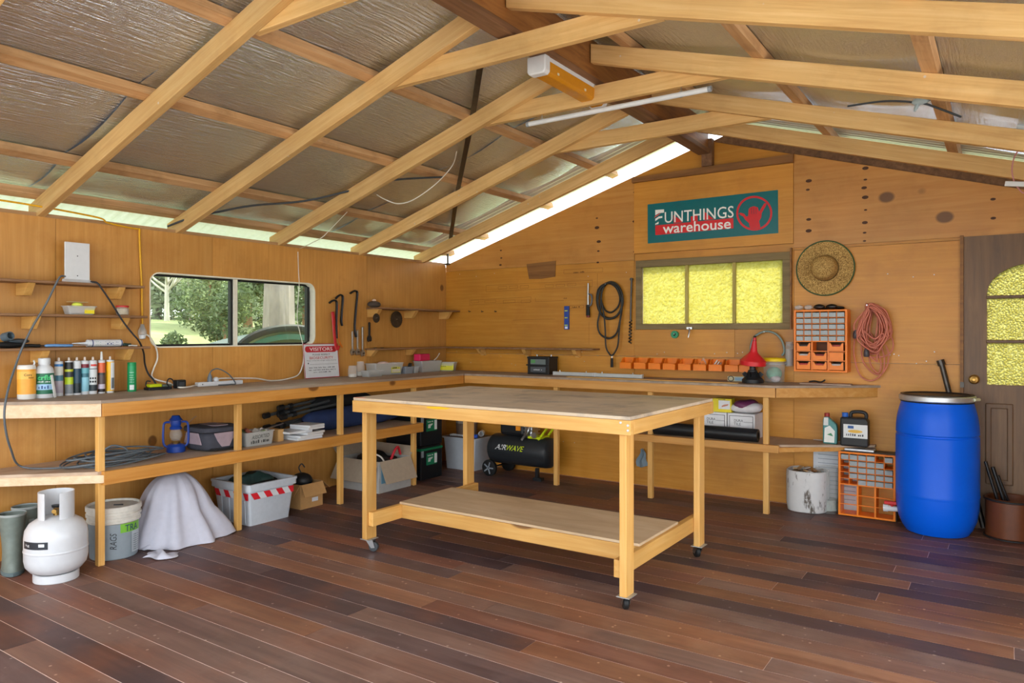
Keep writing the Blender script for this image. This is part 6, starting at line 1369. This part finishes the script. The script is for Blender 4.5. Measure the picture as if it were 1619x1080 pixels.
for s_ in (-1, 1): MB().ball((s_*.035, 0, .02), (.032, .02, .02)).build('lens', 'tub_clear', t, smooth=True)
MB().tube(bez([(-.06, 0, .015), (-.065, .02, .03), (-.04, .04, .01)], 4), .004, 6).build('arm', 'white_paint', t)
xo1 = PY(1325, 780, -.19).x
organiser('parts_organiser', 'half-empty orange organiser frame standing on the floor beside the blue drum', xo1, .006, -.035, False)
t = thing('metal_tray', 'grey flat tray lying on top of the floor organiser', 'tray', (xo1+.14, -.11, .492)); MB().box((0, 0, .008), (.2, .12, .016)).build('tray', 'galvanised', t, bevel=.003)
y = -.022; t = thing('instruction_sheet', 'white instruction board leaning behind the floor organiser', 'board', (xo1-.02, -.016, 0)); MB().box((-.02, 0, .27), (.34, .01, .53)).build('board', C('#cfd3d8', .6), t)
for k in range(14): MB().box((-.02, -.006, .06+.033*k), (.27, .001, .006)).build('print_line', C('#9aa2ac', .7), t)
# red extension cord bundle
t = thing('extension_cord', 'tangled salmon red extension cord hanging on a nail left of the door', 'extension cord', (W(1378, 490).x, -.04, W(1378, 490).z))
RC = mat('cord_red', '#d07c66', .5, var=.06); rr = random.Random(12)
for k in range(20):
    w1 = rr.uniform(10, 30); cxx = 1378+rr.uniform(-4, 6); bt = rr.uniform(535, 572); yy = -.02-.006*k
    tx = rr.uniform(-6, 6); mid = rr.uniform(505, 535)
    loop([(1374+rr.uniform(-5, 8), 480+rr.uniform(-1, 6), yy), (cxx+w1*.7, 492+rr.uniform(0, 10), yy-.01), (cxx+w1, mid, yy), (cxx+w1*.6, bt-8, yy), (cxx+tx, bt, yy-.008), (cxx-w1*.7, bt-14, yy), (cxx-w1*.9, mid, yy-.005), (cxx-w1*.4, 495, yy)], .0055, RC, 'loop')
for pts in (((1352, 530), (1350, 560), (1358, 590), (1370, 601), (1384, 600), (1396, 588), (1398, 565), (1392, 545)), ((1362, 545), (1364, 570), (1378, 588), (1392, 592), (1402, 580), (1405, 560), (1400, 545)), ((1390, 510), (1408, 530), (1412, 550), (1402, 562), (1388, 565)), ((1372, 540), (1376, 575), (1388, 590), (1393, 575), (1385, 548))): loop(list(pts), .0055, RC, 'loose_loop', False, y=-.05)
for u, v in ((1353, 529), (1370, 558)): q = PY(u, v, -.10); MB().lathe([(.012, .035), (.02, .01), (.022, -.02), (.016, -.03)], 12, c=q).build('plug', C('#4a4448', .4), t, world=True, smooth=True)
q = W(1374, 484); MB().tube([(q.x, 0, q.z), (q.x, -.12, q.z+.004)], .005, 6).build('nail', 'steel', t, world=True)
# ---- lower back shelf
BS = .531
for u0, u1, lb in ((1108, 1149, 'white tile box at the left end of the lower back shelf'), (1150, 1194, 'white tile box at the right, under the purple bag')):
    y = -.30; x0, x1 = xb(u0, y), xb(u1, y); t = thing('tile_box', lb, 'box', ((x0+x1)/2, y+.11, BS), 0, 'white tile boxes'); w_ = x1-x0-.004; h_ = .20
    MB().box((0, 0, h_/2), (w_, .22, h_)).build('carton', C('#e3e3e6', .6), t, bevel=.002)
    MB().ring(rrect(-w_/2+.014, w_/2-.014, .04, h_-.016, .002), rrect(-w_/2+.018, w_/2-.018, .044, h_-.020, .002), 1, -.1112, -.1102).build('border_print', C('#4a4a50'), t)
    mb = MB(); text_on(mb, 'DURA', frame((-.02, -.1115, .145), (1, 0, 0), (0, 0, 1)), .07, .02); text_on(mb, 'TILE', frame((-.03, -.1115, .118), (1, 0, 0), (0, 0, 1)), .055, .02); text_on(mb, 16, frame((0, -.1115, .068), (1, 0, 0), (0, 0, 1)), .11, .012); mb.build('lettering', C('#2c2c30'), t)
    MB().box((.055, -.1112, .135), (.07, .001, .0025)).build('rule_line', C('#4a4a50'), t)
y = -.27; x0, x1 = xb(1126, y), xb(1156, y); t = thing('glove_box', 'yellow and white glove box standing on the left tile box', 'box', ((x0+x1)/2, y+.05, BS+.2005)); MB().box((0, 0, .055), (x1-x0, .09, .11)).build('carton', C('#e6d22a', .5), t, bevel=.002)
MB().box((.02, -.046, .06), ((x1-x0)*.6, .001, .07)).build('picture', C('#dfe0e2'), t); MB().prism([(-.0, .04), (.05, .055), (.055, .068), (.02, .062), (.0, .052)], 1, -.0475, -.0465).build('hand_picture', C('#c98a70'), t)
mb = MB(); text_on(mb, 6, frame((.01, -.047, .103), (1, 0, 0), (0, 0, 1)), .07, .012); mb.build('lettering', C('#3a3a30'), t)
y = -.20; x0, x1 = xb(1155, y), xb(1204, y); t = thing('grout_bag', 'crumpled purple and white bag lying on the right tile box', 'bag', ((x0+x1)/2, y, BS+.2005))
mb = MB(); soft(mb, x1-x0, .2, .085, 2.6, bulge=.25, seed=8); mb.build('bag', C('#e2dfe2', .5), t, smooth=True)
mb = MB(); soft(mb, (x1-x0)*.8, .19, .09, 2.4, bulge=.2, seed=5, z0=.012); mb.build('purple_panel', C('#6b2f56', .45, var=.12), t, smooth=True)
y = -.40; x0, x1 = xb(1030, y), xb(1199, y); t = thing('mesh_roll', 'black plastic sheet roll tied with string on the lower back shelf', 'roll', ((x0+x1)/2, y, BS)); L_ = x1-x0
Mr = Matrix.Translation((0, 0, .052)) @ Matrix.Rotation(PI/2, 4, 'Y')
MB().lathe([(.018, -L_/2+.01), (.03, -L_/2), (.05, -L_/2+.001), (.052, -L_/2+.01), (.05, -.1), (.052, .2), (.05, L_/2-.01), (.048, L_/2), (.03, L_/2), (.018, L_/2-.01)], 24, M=Mr).build('roll', C('#1a1b1e', .4), t, smooth=True)
MB().lathe([(.0535, -.003), (.0535, .003)], 24, M=Matrix.Translation((xb(1102, y)-(x0+x1)/2, 0, 0)) @ Mr, cap=False).build('string', C('#b59c78', .8), t)
MB().grid(10, 2, lambda s, q: (-.1+.3*s+L_*.25, -.03-.025*q, .098-.02*q)).build('loose_edge', C('#25262a', .5), t)
y = -.15; t = thing('oil_bottle', 'green and white oil bottle with red cap on the lower back shelf', 'bottle', (xb(1313, y), y, BS)); GB = C('#4f8f8d', .35)
MB().prism([(-.05, 0), (.05, 0), (.052, .12), (.045, .15), (-.005, .195), (-.008, .205), (-.042, .205), (-.05, .18)], 1, -.03, .03).build('bottle', GB, t, bevel=.010)
MB().lathe([(.019, 0), (.019, .028), (.001, .03)], 16, c=(-.024, 0, .203)).build('cap', C('#9c2c28'), t, smooth=True)
MB().prism([(-.04, .012), (.032, .012), (.036, .10), (.0, .14), (-.035, .12)], 1, -.0315, -.0305).build('label', C('#e6e8e2'), t); MB().prism([(-.02, .07), (.025, .06), (.01, .085)], 1, -.0325, -.0317).build('label_leaf', C('#3f9060'), t)
MB().prism([(-.045, .14), (-.01, .14), (-.01, .2), (-.04, .2)], 1, -.0312, -.030).build('shoulder', C('#d8dad6'), t)
y = -.16; x0, x1 = xb(1330, y), xb(1374, y); t = thing('jerry_can', 'black fluid can with blue cap and white label on the lower back shelf', 'can', ((x0+x1)/2, y, BS-.002)); w_ = x1-x0
MB().prism([(-w_/2, 0), (w_/2, 0), (w_/2, .19), (w_/2-.02, .215), (-w_/2+.0, .215)], 1, -.055, .055).build('body', 'black_plastic', t, bevel=.012)
MB().tube(bez([(-.03, 0, .21), (-.025, 0, .245), (.0, 0, .255), (.05, 0, .255), (.075, 0, .24), (.075, 0, .2)], 5), .013, 10).build('handle', 'black_plastic', t, smooth=True)
MB().lathe([(.022, .21), (.022, .245), (.001, .247)], 16, c=(-.068, 0, 0)).build('cap', C('#2a66c2'), t, smooth=True)
MB().bx(-w_/2+.025, w_/2-.002, -.0575, -.0555, .065, .165).build('label', C('#e2e4e2'), t)
MB().bx(-.04, .0, -.0585, -.0578, .135, .155).build('label_logo', C('#2a5a9a'), t); MB().ball((.01, -.058, .115), (.05, .001, .012)).build('label_flash', C('#e8b84a'), t)
mb = MB(); text_on(mb, 9, frame((.01, -.0595, .09), (1, 0, 0), (0, 0, 1)), .12, .02, shear=.3); mb.build('lettering', C('#2c3040'), t)
# ---- floor at the back
p = floor_at(1277, 806); t = thing('paint_bucket', 'white paint-splashed plastic bucket on the floor below the back shelf', 'bucket', p)
m = mat('splashed_white', '#d4d3d1', .5, var=.03)
nt = m.node_tree; N, L = nt.nodes, nt.links; b = N['Principled BSDF']; src = b.inputs['Base Color'].links[0].from_socket
tc = N.new('ShaderNodeTexCoord'); mp = N.new('ShaderNodeMapping'); mp.inputs['Scale'].default_value = (16, 16, 5); nz = N.new('ShaderNodeTexNoise'); nz.inputs['Scale'].default_value = 1.2; nz.inputs['Detail'].default_value = 7; nz.inputs['Roughness'].default_value = .7; L.new(tc.outputs['Object'], mp.inputs[0]); L.new(mp.outputs[0], nz.inputs['Vector'])
mr = N.new('ShaderNodeMapRange'); mr.inputs[1].default_value = .56; mr.inputs[2].default_value = .64; L.new(nz.outputs[0], mr.inputs[0]); q = N.new('ShaderNodeMix'); q.data_type = 'RGBA'; L.new(mr.outputs[0], q.inputs[0]); L.new(src, q.inputs[6]); q.inputs[7].default_value = lin('#5d544a'); L.new(q.outputs[2], b.inputs['Base Color'])
MB().lathe([(.130, 0), (.142, .008), (.150, .06), (.152, .28), (.150, .31), (.143, .316), (.136, .31), (.134, .05)], 36, sq=(1, 1, 2.6)).build('bucket', 'splashed_white', t, smooth=True)
MB().lathe([(.135, .285), (.1, .29), (.05, .294), (.001, .295)], 24, sq=(1, 1, 2.6)).build('debris', C('#8a7458', .9, var=.4), t)
rr = random.Random(6)
for k in range(14): MB().box((rr.uniform(-.09, .09), rr.uniform(-.09, .09), .298+rr.uniform(0, .015)), (.06, .03, .008), (rr.uniform(-.4, .4), rr.uniform(-.4, .4), rr.random()*6)).build('scrap', C(['#c8a070', '#6b5a48', '#cfc8bc', '#8a5a30'][k % 4], .9), t)
p = Vector((3.865, -.112, 0)); t = thing('cloudy_jug', 'cloudy plastic bucket standing behind the splashed white bucket', 'bucket', p); MB().lathe([(.075, 0), (.08, .01), (.083, .34), (.087, .345), (.08, .345), (.075, .02)], 28).build('bucket', 'jar_glass', t, smooth=True)
MB().lathe([(.07, .02), (.07, .1), (.001, .1)], 18).build('residue', C('#9aa29a', .8, var=.2), t)
# blue drum
p = Vector((4.605, -.285, 0)); t = thing('plastic_drum', 'tall blue plastic drum with ring-clamped lid beside the door', 'drum', p); R = .252
BLU = mat('drum_blue', '#0060e6', .36, var=.03, scale=4, spec=.3)
MB().lathe([(.16, 0), (.19, .006), (.212, .04), (.236, .10), (.248, .17), (R, .25), (R, .262), (R+.002, .27), (R, .278), (R+.001, .60), (R, .665), (R-.006, .672), (R-.006, .680), (R, .687), (.25, .74), (.243, .80), (.226, .87), (.214, .905), (.214, .915)], 56).build('body', BLU, t, smooth=True)
MB().lathe([(.224, .905), (.232, .912), (.232, .94), (.224, .946)], 48, cap=False).build('clamp_ring', 'galvanised', t, smooth=True)
MB().lathe([(.222, .898), (.226, .904), (.222, .908)], 48, cap=False).build('gasket', 'black_rubber', t, smooth=True)
MB().lathe([(.225, .938), (.222, .952), (.205, .952), (.2, .944), (.001, .944)], 48).build('lid', 'black_plastic', t, smooth=True)
a = face(p)+1.15; MB().tube([(.236*math.cos(a), .236*math.sin(a), .926), (.25*math.cos(a+.25), .25*math.sin(a+.25), .926)], .010, 8).build('clamp_lever', C('#c9ccb0', .4), t)
a = math.atan2(-.06, -1); d = Vector((math.cos(a), math.sin(a), 0))
MB().tube([d*.238+Vector((0, 0, .125)), d*.33+Vector((0, 0, .125))], [.018, .022], 14).tube([d*.30+Vector((0, 0, .125)), d*.33+Vector((0, 0, .125))], .026, 14).build('tap_body', 'white_paint', t, smooth=True)
MB().tube([d*.275+Vector((0, 0, .14)), d*.275+Vector((0, 0, .165))], .012, 10).box(d*.275+Vector((0, 0, .165)), (.10, .03, .022), (0, 0, a)).build('tap_handle', C('#d02a2c'), t, bevel=.004)
# pipe behind drum
a, b = PY(1487, 571, -.03), PY(1510, 640, -.03); t = thing('iron_pipe', 'dark iron pipe leaning on the wall behind the blue drum', 'pipe', (4.78, -.05, 0))
q = a+(b-a)*3.9; q.z = .02; q.x = a.x+.30; 
MB().tube([a, a+(b-a)*.12, Vector((a.x+.26, -.03, .012))], .018, 10).build('pipe', 'dark_steel', t, world=True, smooth=True); MB().tube([a+Vector((-.003, 0, .008)), a+(b-a)*.1], .025, 10).build('cap', 'dark_steel', t, world=True, smooth=True)
# brown pot with pipes
p = Vector((5.03, -.185, 0)); t = thing('drum_pot', 'brown cut-down metal drum on the floor in front of the door', 'pot', p)
MB().lathe([(.150, 0), (.155, .004), (.155, .014), (.148, .02), (.148, .25), (.154, .254), (.154, .266), (.146, .27), (.140, .266), (.140, .02)], 36).build('pot', mat('pot_brown', '#6a3a1f', .4, var=.12, coat=.2), t, smooth=True)
for z in (.01, .26): MB().tube([(.154*math.cos(2*PI*k/36), .154*math.sin(2*PI*k/36), z) for k in range(36)], .007, 6, True).build('rim', 'black_iron', t, smooth=True)
for k, (dx, h, r) in enumerate(((-.10, .50, .018), (-.06, .46, .022), (-.03, .40, .016))):
    o = MB().tube([(p.x+dx+.08, p.y-.02+.04*k, .03), (p.x+dx-.045, p.y-.01+.04*k, h)], r, 10, flat=.6).build('gutter_offcut', C('#24262a', .25, .3), smooth=True); tag(o, ['longest black metal offcut standing in the brown pot', 'middle black metal offcut standing in the brown pot', 'shortest black metal offcut standing in the brown pot'][k], 'offcut', 'black offcuts in the brown pot')
# grey rag on a nail
q = PY(1016, 715, -.02); t = thing('grey_rag', 'small grey rag hanging on the wall beside the table leg', 'rag', q)
MB().grid(8, 10, lambda s, v: ((s-.5)*.09*(.3+v)+.01*math.sin(v*7), -.012-.012*math.sin(s*9+v*3), .03-.17*v*(1-.25*abs(s-.3)))).build('cloth', C('#7f9199', .85), t, smooth=True); MB().tube([(0, .02, .03), (0, -.02, .03)], .004, 6).build('nail', 'steel', t)
# ================================================================ CEILING FITTINGS
ya, yb2 = -2.72, -1.97; t = thing('fluorescent_fitting', 'amber covered fluorescent fitting with white end caps under the ridge', 'ceiling light', (APX-.03, (ya+yb2)/2, 2.892)); L_ = yb2-ya
MB().box((0, 0, -.015), (.10, L_-.02, .03)).build('base', 'white_paint', t)
mat('amber_cover', '#c8841a', .25, var=.06)
MB().prism([(-.055, -.025), (-.05, -.085), (-.035, -.098), (.035, -.098), (.05, -.085), (.055, -.025)], 1, -L_/2+.05, L_/2-.03).build('diffuser', 'amber_cover', t, bevel=.004)
for y0, y1 in ((-L_/2, -L_/2+.055), (L_/2-.035, L_/2)): MB().prism([(-.06, 0), (-.06, -.085), (-.045, -.102), (.045, -.102), (.06, -.085), (.06, 0)], 1, y0, y1).build('end_cap', 'white_paint', t, bevel=.008)
for s_ in (-.3, .12, .38): MB().box((.054, s_*L_, -.07), (.004, .016, .012)).build('clip', C('#d8c9a0'), t)
y = -2.12; a, b = PY(833, 197, y), PY(1125, 140, y); t = thing('tube_light', 'bare white fluorescent tube hung under a collar tie', 'ceiling light', ((a.x+b.x)/2, y, (a.z+b.z)/2)); zt = t.location.z
MB().tube([a, b], .0155, 14).build('tube', 'white_paint', t, world=True, smooth=True)
for s_ in (0, 1): e = a if s_ == 0 else b; d = (b-a).normalized()*(.02 if s_ == 0 else -.02); MB().tube([e, e+d], .0165, 14).build('end_cap', 'grey_plastic', t, world=True, smooth=True)
for u, v in ((857, 192), (1077, 149)):
    q = PY(u, v, y); MB().tube([(q.x+.018*math.cos(a_), y, q.z+.018*math.sin(a_)) for a_ in [2*PI*k/12 for k in range(12)]], .003, 6, True).tube([(q.x, y, q.z+.017), (q.x, y, 2.772)], .0028, 6).build('clip', 'steel', t, world=True)
# loose ceiling cords
def S_(u, v, off=.1): return onl(u, v, off)
cable('white_loop_lead', 'white cord looping down between two left rafters', [S_(722, 240, .0), PD(715, 262, 5.6), PD(690, 290, 5.5), PD(655, 315, 5.45), PD(630, 322, 5.4), PD(610, 316, 5.35), S_(596, 308, .0)], .004, 'white_cable')
cable('white_eave_lead', 'thin white cord running along the left eave rafters', [S_(549, 335, .05), PD(520, 365, 5.6), PD(505, 378, 5.6), S_(470, 395, .03)], .003, 'white_cable')
cable('ceiling_rope', 'dark rope running between the left rafters above the window', [S_(265, 358, .05), S_(300, 345, .06), S_(345, 335, .06), S_(400, 325, .09), S_(480, 318, .1), S_(560, 300, .1), S_(620, 285, .1), S_(700, 280, .1)], .008, 'dark_grey')
cable('ceiling_strap_cord', 'dark cord with pale knot running under the right roof slope', [PY(1340, 168, -1.6), PY(1400, 160, -1.6), PY(1455, 163, -1.6), PY(1480, 170, -1.6), PY(1520, 185, -1.6)], .006, 'dark_grey')
t = thing('rope_knot', 'pale grey knotted rag on the cord under the right roof slope', 'rag', PY(1456, 160, -1.6)); MB().ball((0, 0, 0), (.045, .02, .02)).tube([(0, 0, 0), (.06, 0, .03)], [.018, .006], 8).tube([(-.01, 0, 0), (-.03, 0, -.05)], [.015, .006], 8).build('knot', C('#a3b2b4', .8), t, smooth=True)
cable('pink_string', 'pink string loop hanging at the right edge under the roof', [PY(1616, 230, -.8), PY(1604, 248, -.8), PY(1600, 270, -.8), PY(1605, 290, -.8), PY(1617, 305, -.8), PY(1622, 300, -.8)], .004, C('#c98a8a', .7))
t = thing('white_tag', 'white plastic tag hanging below the pink string at the right edge', 'tag', PY(1606, 291, -.82)); MB().box((0, 0, 0), (.11, .012, .03), (0, .15, 0)).build('tag', 'white_paint', t, bevel=.003)
t = thing('white_downpipe', 'white plastic strip hanging at the right picture edge under the rafters', 'strip', PY(1616, 197, -1.2)); MB().box((0, 0, 0), (.05, .03, .17)).build('strip', 'white_paint', t, bevel=.004)
